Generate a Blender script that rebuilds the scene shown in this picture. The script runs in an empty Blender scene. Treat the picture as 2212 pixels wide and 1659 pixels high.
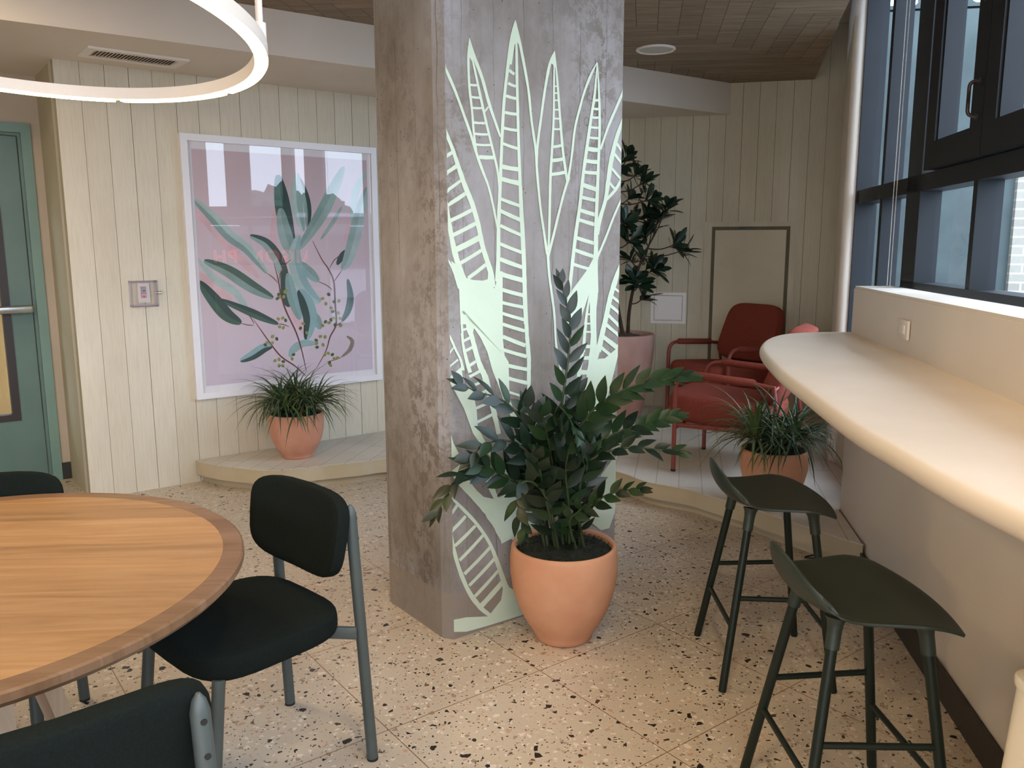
import bpy, bmesh, math, random
from mathutils import Vector, Matrix, noise
random.seed(7)
SC = bpy.context.scene
COL = SC.collection
R = math.radians

# ------------------------------------------------------------------ camera
FPX, CX, CY, EYE = 1790.0, 1106.0, 829.5, 1.5          # focal length in pixels of the 2212 x 1659 frame, eye height
_d = Vector((30.0, -10770.0, -FPX)).normalized()       # where verticals vanish (below), in camera axes
_up = -_d
_y = (Vector((0, 0, -1)) - _up * Vector((0, 0, -1)).dot(_up)).normalized()
_x = _y.cross(_up)
ROT = Matrix((_x, _y, _up))                            # camera axes -> world axes
cam_data = bpy.data.cameras.new('camera')
cam_data.sensor_fit = 'HORIZONTAL'
cam_data.sensor_width = 36.0
cam_data.lens = FPX / 2212 * 36.0
cam_data.clip_start = 0.05
cam_data.clip_end = 300
cam = bpy.data.objects.new('camera', cam_data)
COL.objects.link(cam)
cam.matrix_world = Matrix.Translation((0, 0, EYE)) @ ROT.to_4x4()
SC.camera = cam

# ------------------------------------------------------------------ exposure, sky, lights
SC.view_settings.view_transform = 'Standard'
SC.view_settings.look = 'None'
SC.view_settings.gamma = 1
SC.view_settings.use_curve_mapping = False
SC.view_settings.exposure = -0.17

world = bpy.data.worlds.new('world')
SC.world = world
world.use_nodes = True
wn_ = world.node_tree.nodes
wl_ = world.node_tree.links
bg = wn_['Background']
tc_ = wn_.new('ShaderNodeTexCoord')
sp_ = wn_.new('ShaderNodeSeparateXYZ')
rp_ = wn_.new('ShaderNodeValToRGB')
rp_.color_ramp.elements[0].position = 0.44
rp_.color_ramp.elements[0].color = (0.25, 0.30, 0.34, 1)
rp_.color_ramp.elements[1].position = 0.52
rp_.color_ramp.elements[1].color = (0.73, 0.82, 1.0, 1)
mp_ = wn_.new('ShaderNodeMapRange')
mp_.inputs['From Min'].default_value = -1
wl_.new(tc_.outputs['Generated'], sp_.inputs[0])
wl_.new(sp_.outputs['Z'], mp_.inputs['Value'])
wl_.new(mp_.outputs[0], rp_.inputs[0])
wl_.new(rp_.outputs[0], bg.inputs['Color'])
bg.inputs['Strength'].default_value = 12.0


def area(name, loc, size, power, color, rot=(0, 0, 0), size_y=None, shape='DISK'):
    l = bpy.data.lights.new(name, 'AREA')
    l.energy = power
    l.color = color
    l.shape = shape
    l.size = size
    if size_y:
        l.size_y = size_y
    o = bpy.data.objects.new(name, l)
    COL.objects.link(o)
    o.location = loc
    o.rotation_euler = rot
    return o


WARM = (1.0, 0.78, 0.50)
# the cafe's ceiling downlights behind and above the camera
area('ceiling_lamp', (-1.9, -0.2, 2.74), 0.25, 36, (1.0, 0.70, 0.38))
area('ceiling_lamp', (0.15, 0.9, 2.74), 0.25, 21, WARM)
area('ceiling_lamp', (0.05, -1.6, 2.74), 0.25, 30, WARM)
area('ceiling_lamp', (-2.35, 3.1, 2.74), 0.25, 26, WARM)
area('ceiling_lamp', (-1.2, -3.0, 2.74), 0.25, 30, WARM)
# small lamps over the bar
area('ceiling_lamp', (1.22, 2.3, 2.72), 0.12, 6, (1.0, 0.74, 0.5))
area('ceiling_lamp', (1.05, 0.9, 2.72), 0.12, 6, (1.0, 0.74, 0.5))


# ------------------------------------------------------------------ pixel -> place helpers
def ray(px, py):
    return ROT @ Vector((px - CX, -(py - CY), -FPX))


def G(px, py, z=0.0):                                   # point at height z
    r = ray(px, py)
    t = (z - EYE) / r.z
    return Vector((r.x * t, r.y * t, z))


def D(px, py, y):                                       # point at distance y
    r = ray(px, py)
    t = y / r.y
    return Vector((r.x * t, y, EYE + r.z * t))


def V(px, py, a, b):                                    # point on the upright plane through a and b
    r = ray(px, py)
    n = Vector((b[1] - a[1], a[0] - b[0]))
    t = (n.x * a[0] + n.y * a[1]) / (n.x * r.x + n.y * r.y)
    return Vector((r.x * t, r.y * t, EYE + r.z * t))


def azv(deg):
    return Vector((math.sin(R(deg)), math.cos(R(deg)), 0))


# ------------------------------------------------------------------ materials
def lin(c):
    if isinstance(c, str):
        c = tuple(int(c[i:i + 2], 16) / 255 for i in (0, 2, 4))
    return tuple(x / 12.92 if x <= 0.04045 else ((x + 0.055) / 1.055) ** 2.4 for x in c[:3]) + (1,)


class M:
    """a small node-material writer"""
    def __init__(s, name, color='888888', rough=0.6, metal=0.0, spec=0.5, **kw):
        s.m = bpy.data.materials.new(name)
        s.m.use_nodes = True
        s.nt = s.m.node_tree
        s.N = s.nt.nodes
        s.L = s.nt.links
        s.b = s.N['Principled BSDF']
        s.b.inputs['Base Color'].default_value = lin(color)
        s.b.inputs['Roughness'].default_value = rough
        s.b.inputs['Metallic'].default_value = metal
        s.b.inputs['Specular IOR Level'].default_value = spec
        for k, v in kw.items():
            s.b.inputs[k.replace('_', ' ')].default_value = v
        s._c = None

    def coord(s, scale=(1, 1, 1), rot=(0, 0, 0), loc=(0, 0, 0), kind='Object'):
        if s._c is None:
            s._c = s.N.new('ShaderNodeTexCoord')
        mp = s.N.new('ShaderNodeMapping')
        mp.inputs['Scale'].default_value = scale
        mp.inputs['Rotation'].default_value = rot
        mp.inputs['Location'].default_value = loc
        s.L.new(s._c.outputs[kind], mp.inputs['Vector'])
        return mp.outputs[0]

    def noise(s, vec, scale=5, detail=4, rough=0.55, dist=0.0, out=0):
        n = s.N.new('ShaderNodeTexNoise')
        n.inputs['Scale'].default_value = scale
        n.inputs['Detail'].default_value = detail
        n.inputs['Roughness'].default_value = rough
        n.inputs['Distortion'].default_value = dist
        if vec:
            s.L.new(vec, n.inputs['Vector'])
        return n.outputs[out]

    def vor(s, vec, scale, feature='F1', out='Color', rnd=1.0):
        n = s.N.new('ShaderNodeTexVoronoi')
        n.feature = feature
        n.inputs['Scale'].default_value = scale
        n.inputs['Randomness'].default_value = rnd
        s.L.new(vec, n.inputs['Vector'])
        return n.outputs[out]

    def ramp(s, fac, stops, interp='LINEAR'):
        r = s.N.new('ShaderNodeValToRGB')
        cr = r.color_ramp
        cr.interpolation = interp
        while len(cr.elements) < len(stops):
            cr.elements.new(0.5)
        for e, (p, c) in zip(cr.elements, stops):
            e.position = p
            e.color = lin(c) if not isinstance(c, float) else (c, c, c, 1)
        s.L.new(fac, r.inputs[0])
        return r.outputs[0]

    def math(s, op, a, b=None, c=None, clamp=False):
        n = s.N.new('ShaderNodeMath')
        n.operation = op
        n.use_clamp = clamp
        for i, v in enumerate((a, b, c)):
            if v is None:
                continue
            if isinstance(v, (int, float)):
                n.inputs[i].default_value = v
            else:
                s.L.new(v, n.inputs[i])
        return n.outputs[0]

    def mix(s, fac, a, b, blend='MIX'):
        n = s.N.new('ShaderNodeMix')
        n.data_type = 'RGBA'
        n.blend_type = blend
        for i, v in ((0, fac), (6, a), (7, b)):
            if isinstance(v, (int, float)):
                n.inputs[i].default_value = v
            elif isinstance(v, (str, tuple)):
                n.inputs[i].default_value = lin(v)
            else:
                s.L.new(v, n.inputs[i])
        return n.outputs[2]

    def sep(s, vec):
        n = s.N.new('ShaderNodeSeparateXYZ')
        s.L.new(vec, n.inputs[0])
        return n.outputs

    def color(s, sock):
        s.L.new(sock, s.b.inputs['Base Color'])
        return s

    def rough(s, sock):
        s.L.new(sock, s.b.inputs['Roughness'])
        return s

    def bump(s, h, strength=0.3, dist=0.01):
        n = s.N.new('ShaderNodeBump')
        n.inputs['Strength'].default_value = strength
        n.inputs['Distance'].default_value = dist
        s.L.new(h, n.inputs['Height'])
        s.L.new(n.outputs[0], s.b.inputs['Normal'])
        return s


def mottled(name, c1, c2, scale=4, rough=0.6, bump=0.1, bdist=0.004, bscale=60, stretch=(1, 1, 1), lo=0.35, hi=0.65, **kw):
    m = M(name, c1, rough, **kw)
    v = m.coord(stretch)
    m.color(m.ramp(m.noise(v, scale, 5), [(lo, c1), (hi, c2)]))
    if bump:
        m.bump(m.noise(v, bscale, 3), bump, bdist)
    return m.m


def emit(name, color, strength):
    m = M(name, '000000', 0.5)
    m.b.inputs['Emission Color'].default_value = lin(color)
    m.b.inputs['Emission Strength'].default_value = strength
    return m.m


# terrazzo floor with 61 cm tiles laid diagonally
def mat_terrazzo():
    m = M('terrazzo', 'C9B69C', 0.32, spec=0.35)
    v0 = m.coord()
    wob = m.N.new('ShaderNodeVectorMath')
    wob.operation = 'MULTIPLY_ADD'
    nz = m.N.new('ShaderNodeTexNoise')
    nz.inputs['Scale'].default_value = 90
    m.L.new(v0, nz.inputs['Vector'])
    m.L.new(nz.outputs[1], wob.inputs[0])
    wob.inputs[1].default_value = (0.007, 0.007, 0)
    m.L.new(v0, wob.inputs[2])
    v = wob.outputs[0]
    base = m.ramp(m.noise(v0, 3, 3), [(0.3, 'BAB09C'), (0.7, 'CAC1AE')])
    base = m.mix(0.5, base, m.ramp(m.noise(v0, 350, 2), [(0.3, 'A8937C'), (0.7, 'D6C8B6')]))
    col = base
    for sc, p, edge, cols, off in (
            (75, 0.26, 0.09, ('D9CDBE', 'C4AA94', 'B09C86'), 3.1),
            (48, 0.22, 0.10, ('D8CCBC', 'B99A84', 'A08C78'), 7.7),
            (130, 0.10, 0.10, ('3A332D', '5B4A3B', '2C2825'), 1.3),
            (62, 0.075, 0.11, ('352F2A', '6B5541', '2A2725'), 5.2),
            (38, 0.045, 0.11, ('2B2725', '4A3D33', '25211F'), 9.4)):
        vv = m.N.new('ShaderNodeVectorMath')
        vv.operation = 'MULTIPLY_ADD'
        vv.inputs[1].default_value = (1.0, 1.0, 0)
        vv.inputs[2].default_value = (off, off * 1.7, 0)
        m.L.new(v, vv.inputs[0])
        cell = m.vor(vv.outputs[0], sc, 'F1', 'Color')
        sx = m.sep(cell)
        ed = m.vor(vv.outputs[0], sc, 'DISTANCE_TO_EDGE', 'Distance')
        size = m.math('ADD', m.math('MULTIPLY', sx[1], 0.16), edge)
        mask = m.math('MULTIPLY', m.math('LESS_THAN', sx[0], p), m.math('GREATER_THAN', ed, size))
        cc = m.ramp(sx[2], [(0.0, cols[0]), (0.4, cols[1]), (0.8, cols[2])], 'CONSTANT')
        col = m.mix(mask, col, cc)
    g = m.coord(rot=(0, 0, R(53 - 90)), loc=(0, 0, 0))
    # tile joints: measured against the two grid directions
    s = m.sep(v0)
    sa, ca = math.sin(R(53)), math.cos(R(53))
    u = m.math('ADD', m.math('MULTIPLY', s[0], sa), m.math('MULTIPLY', s[1], ca))
    w = m.math('ADD', m.math('MULTIPLY', s[0], -ca), m.math('MULTIPLY', s[1], sa))
    lines = None
    for q, o in ((u, 1.128), (w, 2.147)):
        f = m.math('FRACT', m.math('DIVIDE', m.math('SUBTRACT', q, o - 61.0), 0.61))
        a = m.math('LESS_THAN', m.math('ABSOLUTE', m.math('SUBTRACT', f, 0.5)), 0.5 - 0.0030)
        l = m.math('SUBTRACT', 1.0, a)
        lines = l if lines is None else m.math('MAXIMUM', lines, l)
    col = m.mix(m.math('MULTIPLY', lines, 0.9), col, '82644A')
    m.color(col)
    m.rough(m.ramp(m.noise(v0, 6, 3), [(0.3, 0.30), (0.7, 0.42)]))
    return m.m


def mat_plankpaint(name, c1, c2, c3):
    """whitewashed boards: along x the board changes every 13 cm"""
    m = M(name, c1, 0.55, spec=0.3)
    v = m.coord()
    s = m.sep(v)
    idx = m.math('FLOOR', m.math('DIVIDE', s[0], 0.13))
    wn = m.N.new('ShaderNodeTexWhiteNoise')
    wn.noise_dimensions = '1D'
    m.L.new(idx, wn.inputs['W'])
    grain = m.noise(m.coord((30, 30, 1.4)), 4, 5, 0.6)
    patch = m.noise(m.coord((1.5, 1.5, 0.8)), 2.0, 3)
    c = m.ramp(patch, [(0.35, c1), (0.65, c2)])
    c = m.mix(m.math('MULTIPLY', wn.outputs[0], 0.35), c, c3)
    c = m.mix(m.ramp(grain, [(0.45, 0.0), (0.75, 0.22)]), c, '8E8468')
    m.color(c)
    m.bump(grain, 0.25, 0.003)
    return m.m


def mat_concrete():
    m = M('board_marked_concrete', '9A9186', 0.75, spec=0.25)
    v = m.coord()
    s = m.sep(v)
    big = m.noise(m.coord((1, 1, 0.55)), 2.2, 7, 0.65)
    c = m.ramp(big, [(0.32, '756E64'), (0.5, '8D8884'), (0.68, 'A19FA0')])
    fine = m.noise(m.coord((1, 1, 0.85)), 19, 9, 0.8, 0.2)
    mask = m.ramp(m.noise(m.coord((1, 1, 0.35), loc=(3, 1, 0)), 2.6, 4), [(0.44, 0.0), (0.66, 1.0)])
    blot = m.math('MULTIPLY', m.ramp(fine, [(0.48, 0.0), (0.55, 0.72)]), mask)
    c = m.mix(blot, c, '5E5346')
    streak = m.noise(m.coord((22, 22, 0.5)), 2, 3, 0.5)
    c = m.mix(m.ramp(streak, [(0.60, 0.0), (0.74, 0.35)]), c, '6A6058')
    pits = m.vor(v, 40, 'F1', 'Distance')
    pm = m.math('MULTIPLY', m.math('LESS_THAN', pits, 0.10), m.math('GREATER_THAN', m.noise(v, 9, 2), 0.58))
    c = m.mix(pm, c, '4A423B')
    # board joints every 15 cm across each face
    lines = None
    for ax in (0, 1):
        q = m.math('ADD', s[ax], m.math('MULTIPLY', m.math('SUBTRACT', m.noise(m.coord((0.1, 0.1, 2.5)), 2, 2), 0.5), 0.03))
        f = m.math('FRACT', m.math('DIVIDE', m.math('ADD', q, 10.0), 0.138))
        l = m.math('LESS_THAN', f, 0.022)
        lines = l if lines is None else m.math('MAXIMUM', lines, l)
    # round marks left by formwork nails and ties
    vd = m.vor(m.coord((1, 1, 0.8)), 5.0, 'F1', 'Distance')
    vc = m.sep(m.vor(m.coord((1, 1, 0.8)), 5.0, 'F1', 'Color'))
    rg = m.math('MULTIPLY', m.math('LESS_THAN', m.math('ABSOLUTE', m.math('SUBTRACT', vd, 0.075)), 0.008), m.math('LESS_THAN', vc[0], 0.38))
    c = m.mix(m.math('MULTIPLY', rg, 0.5), c, '5C544B')
    lm = m.math('MULTIPLY', lines, m.ramp(m.noise(m.coord((3, 3, 1.2)), 2, 3), [(0.40, 0.15), (0.62, 0.9)]))
    c = m.mix(m.math('MULTIPLY', lm, 0.8), c, '4A433C')
    # smoother grey skirt at the foot
    c = m.mix(m.math('MULTIPLY', m.math('LESS_THAN', s[2], 0.185), 0.75), c, '8C8074')
    m.color(c)
    h = m.math('SUBTRACT', m.math('MULTIPLY', fine, 0.5), m.math('MULTIPLY', lm, 0.8))
    m.bump(h, 0.5, 0.006)
    return m.m


def mat_wood(name, c1, c2, c3, rough=0.4, board=0.09, axis=0, gscale=1.0, island=False):
    """boards running along the object's x (axis 0) with grain"""
    m = M(name, c1, rough, spec=0.35)
    v = m.coord()
    s = m.sep(v)
    if island:
        ge = m.N.new('ShaderNodeNewGeometry')
        rnd = ge.outputs['Random Per Island']
        off = m.math('MULTIPLY', rnd, 37.0)
    else:
        idx = m.math('FLOOR', m.math('DIVIDE', s[1 - axis], board))
        wn = m.N.new('ShaderNodeTexWhiteNoise')
        wn.noise_dimensions = '1D'
        m.L.new(idx, wn.inputs['W'])
        rnd = wn.outputs[0]
        off = m.math('MULTIPLY', rnd, 9.0)
    comb = m.N.new('ShaderNodeCombineXYZ')
    m.L.new(m.math('MULTIPLY', s[0], 1.6 * gscale if axis == 0 else 22 * gscale), comb.inputs[0])
    m.L.new(m.math('MULTIPLY', s[1], 22 * gscale if axis == 0 else 1.6 * gscale), comb.inputs[1])
    m.L.new(off, comb.inputs[2])
    g = m.noise(comb.outputs[0], 1.6, 6, 0.6, 0.6)
    c = m.ramp(g, [(0.32, c1), (0.5, c2), (0.68, c3)])
    tone = m.ramp(rnd, [(0.0, '8A8A8A'), (1.0, 'B8B8B8')])
    c = m.mix(0.55, c, tone, 'OVERLAY')
    m.color(c)
    m.bump(g, 0.08, 0.002)
    return m.m


MT = {}
MT['terrazzo'] = mat_terrazzo()
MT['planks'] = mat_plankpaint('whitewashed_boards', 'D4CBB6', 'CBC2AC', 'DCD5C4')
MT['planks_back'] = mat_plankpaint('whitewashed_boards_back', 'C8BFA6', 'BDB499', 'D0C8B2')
MT['concrete'] = mat_concrete()
MT['mural'] = mottled('mural_paint', 'C8D6C0', 'BECEB6', 3, 0.6, 0.15, 0.003, 40)
MT['plaster'] = mottled('plaster', 'D8CDBE', 'D2C7B7', 2, 0.7, 0.05, 0.002, 80)
MT['plaster_white'] = mottled('white_plaster', 'DDD3C6', 'D8CEC0', 2, 0.6, 0.05, 0.002, 60)
MT['ceiling_wood'] = mat_wood('ceiling_boards', '7E6B56', '93806A', 'A39178', 0.6, island=True, gscale=1.0)
MT['gap'] = M('dark_gap', '2A2520', 0.9).m
MT['counter'] = mottled('counter_solid_surface', 'DCCFBD', 'D6C8B4', 3, 0.35, 0.04, 0.002, 60)
MT['deck_edge'] = mottled('painted_step_edge', 'BFB196', 'B5A688', 4, 0.5, 0.1, 0.003, 40)
MT['teal'] = mottled('teal_paint', '5F776D', '576F65', 3, 0.4, 0.04, 0.001, 60)
MT['teal_light'] = mottled('teal_frame_paint', '728E82', '6A867A', 3, 0.4, 0.04, 0.001, 60)
MT['black_vinyl'] = M('black_rubber_base', '2A2825', 0.5).m
MT['dark_trim'] = M('dark_brown_trim', '2B2320', 0.45).m
MT['chrome'] = M('brushed_steel', 'C8CCCC', 0.25, 1.0).m
MT['white_metal'] = M('white_powder_coat', 'E6E0D8', 0.4).m
MT['vent_dark'] = M('vent_recess', '6E6355', 0.8).m
MT['window_metal'] = mottled('anodised_window_metal', '171B1F', '13171B', 6, 0.5, 0.03, 0.001, 90, spec=0.25)
MT['frame_white'] = M('white_lacquer_frame', 'E4E2E4', 0.35).m
MT['mat_white'] = M('mat_board', 'E2DEE0', 0.8).m
MT['terracotta'] = mottled('terracotta', 'C99572', 'BE8664', 5, 0.75, 0.15, 0.003, 50)
MT['terracotta_pink'] = mottled('chalky_terracotta', 'CF9C86', 'C08468', 6, 0.8, 0.15, 0.003, 50, (1, 1, 0.5))
MT['terracotta_pale'] = mottled('whitewashed_terracotta', 'B8958A', 'A27666', 3.5, 0.8, 0.15, 0.003, 50, (1, 1, 0.6))
MT['moss'] = mottled('dark_moss', '1C2416', '0F140C', 40, 0.95, 0.6, 0.01, 60)
MT['mulch'] = mottled('grey_mulch', '6B6258', '3E3830', 60, 0.95, 0.8, 0.01, 80)
MT['leaf_zz'] = mottled('glossy_dark_leaf', '0E1D12', '142616', 14, 0.38, 0, spec=0.45)
MT['leaf_zz2'] = mottled('glossy_mid_leaf', '162C18', '1F3618', 14, 0.4, 0, spec=0.4)
MT['stem'] = M('plant_stem', '2E3A20', 0.5).m
MT['leaf_spike'] = mottled('spiky_leaf', '44562E', '5C6E3C', 8, 0.5, 0)
MT['leaf_spike2'] = mottled('spiky_leaf_dark', '33482C', '42583A', 8, 0.5, 0)
MT['leaf_red'] = M('rosette_heart', '84402C', 0.6).m
MT['leaf_tree'] = mottled('rubber_tree_leaf', '14261A', '1E3624', 9, 0.35, 0, spec=0.5)
MT['bark'] = mottled('bark', '4A3A2A', '35291E', 20, 0.9)
MT['fabric_black'] = mottled('charcoal_green_wool', '171D1A', '111614', 250, 0.95, 0.5, 0.002, 900, spec=0.1)
MT['fabric_green'] = mottled('dark_green_wool', '27302A', '1F2722', 250, 0.95, 0.5, 0.002, 900, spec=0.1)
MT['frame_green'] = mottled('sage_grey_powder_coat', '454D4B', '404846', 8, 0.45, 0.03, 0.001, 200)
MT['rubber'] = M('rubber_foot', '14140F', 0.7).m
MT['stool_green'] = mottled('matt_forest_green', '28322A', '242E26', 5, 0.48, 0.05, 0.0005, 300)
MT['stool_leg'] = M('green_lacquered_steel', '121D16', 0.45, spec=0.35).m
MT['table_top'] = mat_wood('oak_table_top', '98744C', 'A98259', 'B79168', 0.35, 0.10, 0)
MT['table_edge'] = mat_wood('walnut_edge_band', '76583F', '86684E', '957660', 0.35, island=True)
MT['table_leg'] = mat_wood('pale_ash_leg', 'B19A80', 'BDA78E', 'C6B29B', 0.5, 0.3, 0)
MT['red_fabric'] = mottled('brick_red_wool', '864236', '783A2E', 120, 0.9, 0.4, 0.002, 600, spec=0.15)
MT['red_metal'] = M('brick_red_steel', '823A30', 0.4).m
MT['cream_plastic'] = M('cream_plastic', 'EFE6D2', 0.35).m
MT['black_cable'] = M('black_cable', '0E0E0E', 0.5).m
MT['brick'] = None


def mat_deck():
    m = M('whitewashed_deck', 'CFCBC0', 0.5, spec=0.35)
    v = m.coord()
    s = m.sep(v)
    d = azv(11.7)
    across = m.math('SUBTRACT', m.math('MULTIPLY', s[0], d.y), m.math('MULTIPLY', s[1], d.x))
    along = m.math('ADD', m.math('MULTIPLY', s[0], d.x), m.math('MULTIPLY', s[1], d.y))
    k = m.math('DIVIDE', m.math('ADD', across, 12.994), 0.13)
    f = m.math('FRACT', k)
    idx = m.math('FLOOR', k)
    wn = m.N.new('ShaderNodeTexWhiteNoise')
    wn.noise_dimensions = '1D'
    m.L.new(idx, wn.inputs['W'])
    l = m.math('LESS_THAN', f, 0.03)
    f2 = m.math('FRACT', m.math('DIVIDE', m.math('ADD', along, m.math('MULTIPLY', wn.outputs[0], 5)), 1.6))
    l = m.math('MAXIMUM', l, m.math('LESS_THAN', f2, 0.003))
    grain = m.noise(m.coord((25, 25, 1), rot=(0, 0, R(0))), 2, 5)
    c = m.ramp(m.noise(v, 3, 5), [(0.35, 'BDB8AC'), (0.65, 'CFC9BC')])
    c = m.mix(m.math('MULTIPLY', wn.outputs[0], 0.3), c, 'D8D2C4')
    c = m.mix(m.math('MULTIPLY', l, 0.7), c, '7C7262')
    m.color(c)
    m.bump(m.math('SUBTRACT', m.math('MULTIPLY', grain, 0.2), l), 0.3, 0.004)
    return m.m


MT['deck'] = mat_deck()


def mat_glass(name='window_glass', tint=(0.86, 0.93, 0.95), ior=1.4):
    m = bpy.data.materials.new(name)
    m.use_nodes = True
    N, L = m.node_tree.nodes, m.node_tree.links
    N.clear()
    o = N.new('ShaderNodeOutputMaterial')
    t = N.new('ShaderNodeBsdfTransparent')
    t.inputs[0].default_value = tint + (1,)
    g = N.new('ShaderNodeBsdfGlossy')
    g.inputs['Roughness'].default_value = 0.01
    f = N.new('ShaderNodeFresnel')
    # a thin pane reflects alike from both faces: undo the node's inversion on the back face
    ge = N.new('ShaderNodeNewGeometry')
    mr = N.new('ShaderNodeMapRange')
    mr.inputs['To Min'].default_value = ior
    mr.inputs['To Max'].default_value = 1 / ior
    L.new(ge.outputs['Backfacing'], mr.inputs['Value'])
    L.new(mr.outputs[0], f.inputs[0])
    x = N.new('ShaderNodeMixShader')
    L.new(f.outputs[0], x.inputs[0])
    L.new(t.outputs[0], x.inputs[1])
    L.new(g.outputs[0], x.inputs[2])
    L.new(x.outputs[0], o.inputs[0])
    return m


MT['glass'] = mat_glass()
MT['picture_glass'] = mat_glass('picture_glass', (0.99, 0.99, 0.99), 1.7)
MT['clear_plastic'] = mat_glass('clear_plastic', (0.95, 0.94, 0.95))


# ------------------------------------------------------------------ mesh builder
class MB:
    def __init__(s):
        s.v, s.f, s.mi, s.sm = [], [], [], []
        s.cur, s.smooth = 0, False

    def add(s, vs, fs, smooth=None, mi=None):
        o = len(s.v)
        s.v += [Vector(p) for p in vs]
        for f in fs:
            s.f.append([i + o for i in f])
            s.mi.append(s.cur if mi is None else mi)
            s.sm.append(s.smooth if smooth is None else smooth)
        return s

    def box(s, c, size, rot=None, r=0.0, seg=2):
        """box centred on c; r rounds its edges"""
        bm = bmesh.new()
        bmesh.ops.create_cube(bm, size=1)
        bmesh.ops.scale(bm, vec=Vector(size), verts=bm.verts)
        if r:
            bmesh.ops.bevel(bm, geom=bm.edges[:], offset=r, segments=seg, profile=0.5, affect='EDGES')
        m = Matrix.Translation(Vector(c)) @ (rot.to_4x4() if rot else Matrix())
        bm.verts.index_update()
        s.add([m @ v.co for v in bm.verts], [[v.index for v in f.verts] for f in bm.faces], bool(r))
        bm.free()
        return s

    def prism(s, poly, z0, z1, r=0.0, smooth=False):
        """upright prism over a plan polygon"""
        n = len(poly)
        area_ = sum(poly[i][0] * poly[(i + 1) % n][1] - poly[(i + 1) % n][0] * poly[i][1] for i in range(n))
        if area_ < 0:
            poly = list(reversed(poly))
        vs = [(p[0], p[1], z0) for p in poly] + [(p[0], p[1], z1) for p in poly]
        s.add(vs, [list(range(n - 1, -1, -1)), list(range(n, 2 * n))], False)
        s.add(vs, [[i, (i + 1) % n, (i + 1) % n + n, i + n] for i in range(n)], smooth)
        return s

    def tube(s, path, r, n=10, cap=True, taper=None):
        path = [Vector(p) for p in path]
        rs = r if isinstance(r, (list, tuple)) else [r] * len(path)
        rings, prev = [], None
        for i, p in enumerate(path):
            a = path[max(i - 1, 0)]
            b = path[min(i + 1, len(path) - 1)]
            t = (b - a).normalized()
            if prev is None:
                up = Vector((0, 0, 1)) if abs(t.z) < 0.9 else Vector((1, 0, 0))
                x = t.cross(up).normalized()
            else:
                x = (prev - t * prev.dot(t)).normalized()
            prev = x
            y = t.cross(x)
            rings.append([p + (x * math.cos(2 * math.pi * k / n) + y * math.sin(2 * math.pi * k / n)) * rs[i] for k in range(n)])
        vs = [q for ring in rings for q in ring]
        fs = []
        for i in range(len(path) - 1):
            for k in range(n):
                a, b = i * n + k, i * n + (k + 1) % n
                fs.append([a, b, b + n, a + n])
        s.add(vs, fs, True)
        if cap:
            s.add(rings[0], [list(range(n - 1, -1, -1))], False)
            s.add(rings[-1], [list(range(n))], False)
        return s

    def lathe(s, prof, c=(0, 0, 0), n=40, smooth=True):
        """profile [(r, z)] turned about the upright axis through c"""
        c = Vector(c)
        vs = []
        for r, z in prof:
            for k in range(n):
                a = 2 * math.pi * k / n
                vs.append(c + Vector((r * math.cos(a), r * math.sin(a), z)))
        fs = []
        for i in range(len(prof) - 1):
            for k in range(n):
                a, b = i * n + k, i * n + (k + 1) % n
                fs.append([a, b, b + n, a + n])
        s.add(vs, fs, smooth)
        return s

    def disc(s, c, r, n=32, up=True):
        c = Vector(c)
        vs = [c + Vector((r * math.cos(2 * math.pi * k / n), r * math.sin(2 * math.pi * k / n), 0)) for k in range(n)]
        s.add(vs, [list(range(n)) if up else list(range(n - 1, -1, -1))], False)
        return s

    def strip(s, pts, ws, nrm, off=0.0):
        """flat ribbon of half-widths ws along pts lying in the plane with normal nrm"""
        pts = [Vector(p) for p in pts]
        L, Rr = [], []
        for i, p in enumerate(pts):
            a, b = pts[max(i - 1, 0)], pts[min(i + 1, len(pts) - 1)]
            t = (b - a).normalized()
            side = t.cross(nrm).normalized()
            L.append(p + side * ws[i] + nrm * off)
            Rr.append(p - side * ws[i] + nrm * off)
        n = len(pts)
        s.add(L + Rr, [[i, i + n, i + n + 1, i + 1] for i in range(n - 1)])
        return s

    def build(s, name, mats, parent=None, world=True, mods=()):
        me = bpy.data.meshes.new(name)
        off = Vector((0, 0, 0))
        if parent is not None and world:
            p = parent
            inv = Matrix()
            chain = []
            while p is not None:
                chain.append(p)
                p = p.parent
            mw = Matrix()
            for q in reversed(chain):
                mw = mw @ (Matrix.Translation(q.location) @ q.rotation_euler.to_matrix().to_4x4())
            inv = mw.inverted()
            vs = [inv @ v for v in s.v]
        else:
            vs = s.v
        me.from_pydata([tuple(v) for v in vs], [], s.f)
        if not isinstance(mats, (list, tuple)):
            mats = [mats]
        for m in mats:
            me.materials.append(m)
        me.polygons.foreach_set('material_index', s.mi)
        me.polygons.foreach_set('use_smooth', s.sm)
        me.update()
        o = bpy.data.objects.new(name, me)
        COL.objects.link(o)
        if parent is not None:
            o.parent = parent
        return o


def tag(o, label=None, cat=None, group=None, kind=None):
    for k, v in (('label', label), ('category', cat), ('group', group), ('kind', kind)):
        if v:
            o[k] = v
    return o


def thing(name, loc, label, cat, rz=0, group=None, kind=None):
    o = bpy.data.objects.new(name, None)
    COL.objects.link(o)
    o.location = loc
    o.rotation_euler = (0, 0, rz)
    o.empty_display_size = 0.1
    return tag(o, label, cat, group, kind)


def struct(o):
    o['kind'] = 'structure'
    return o


def copy_tree(o, parent=None):
    c = o.copy()
    COL.objects.link(c)
    c.parent = parent
    for ch in list(o.children):
        copy_tree(ch, c)
    return c


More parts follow.
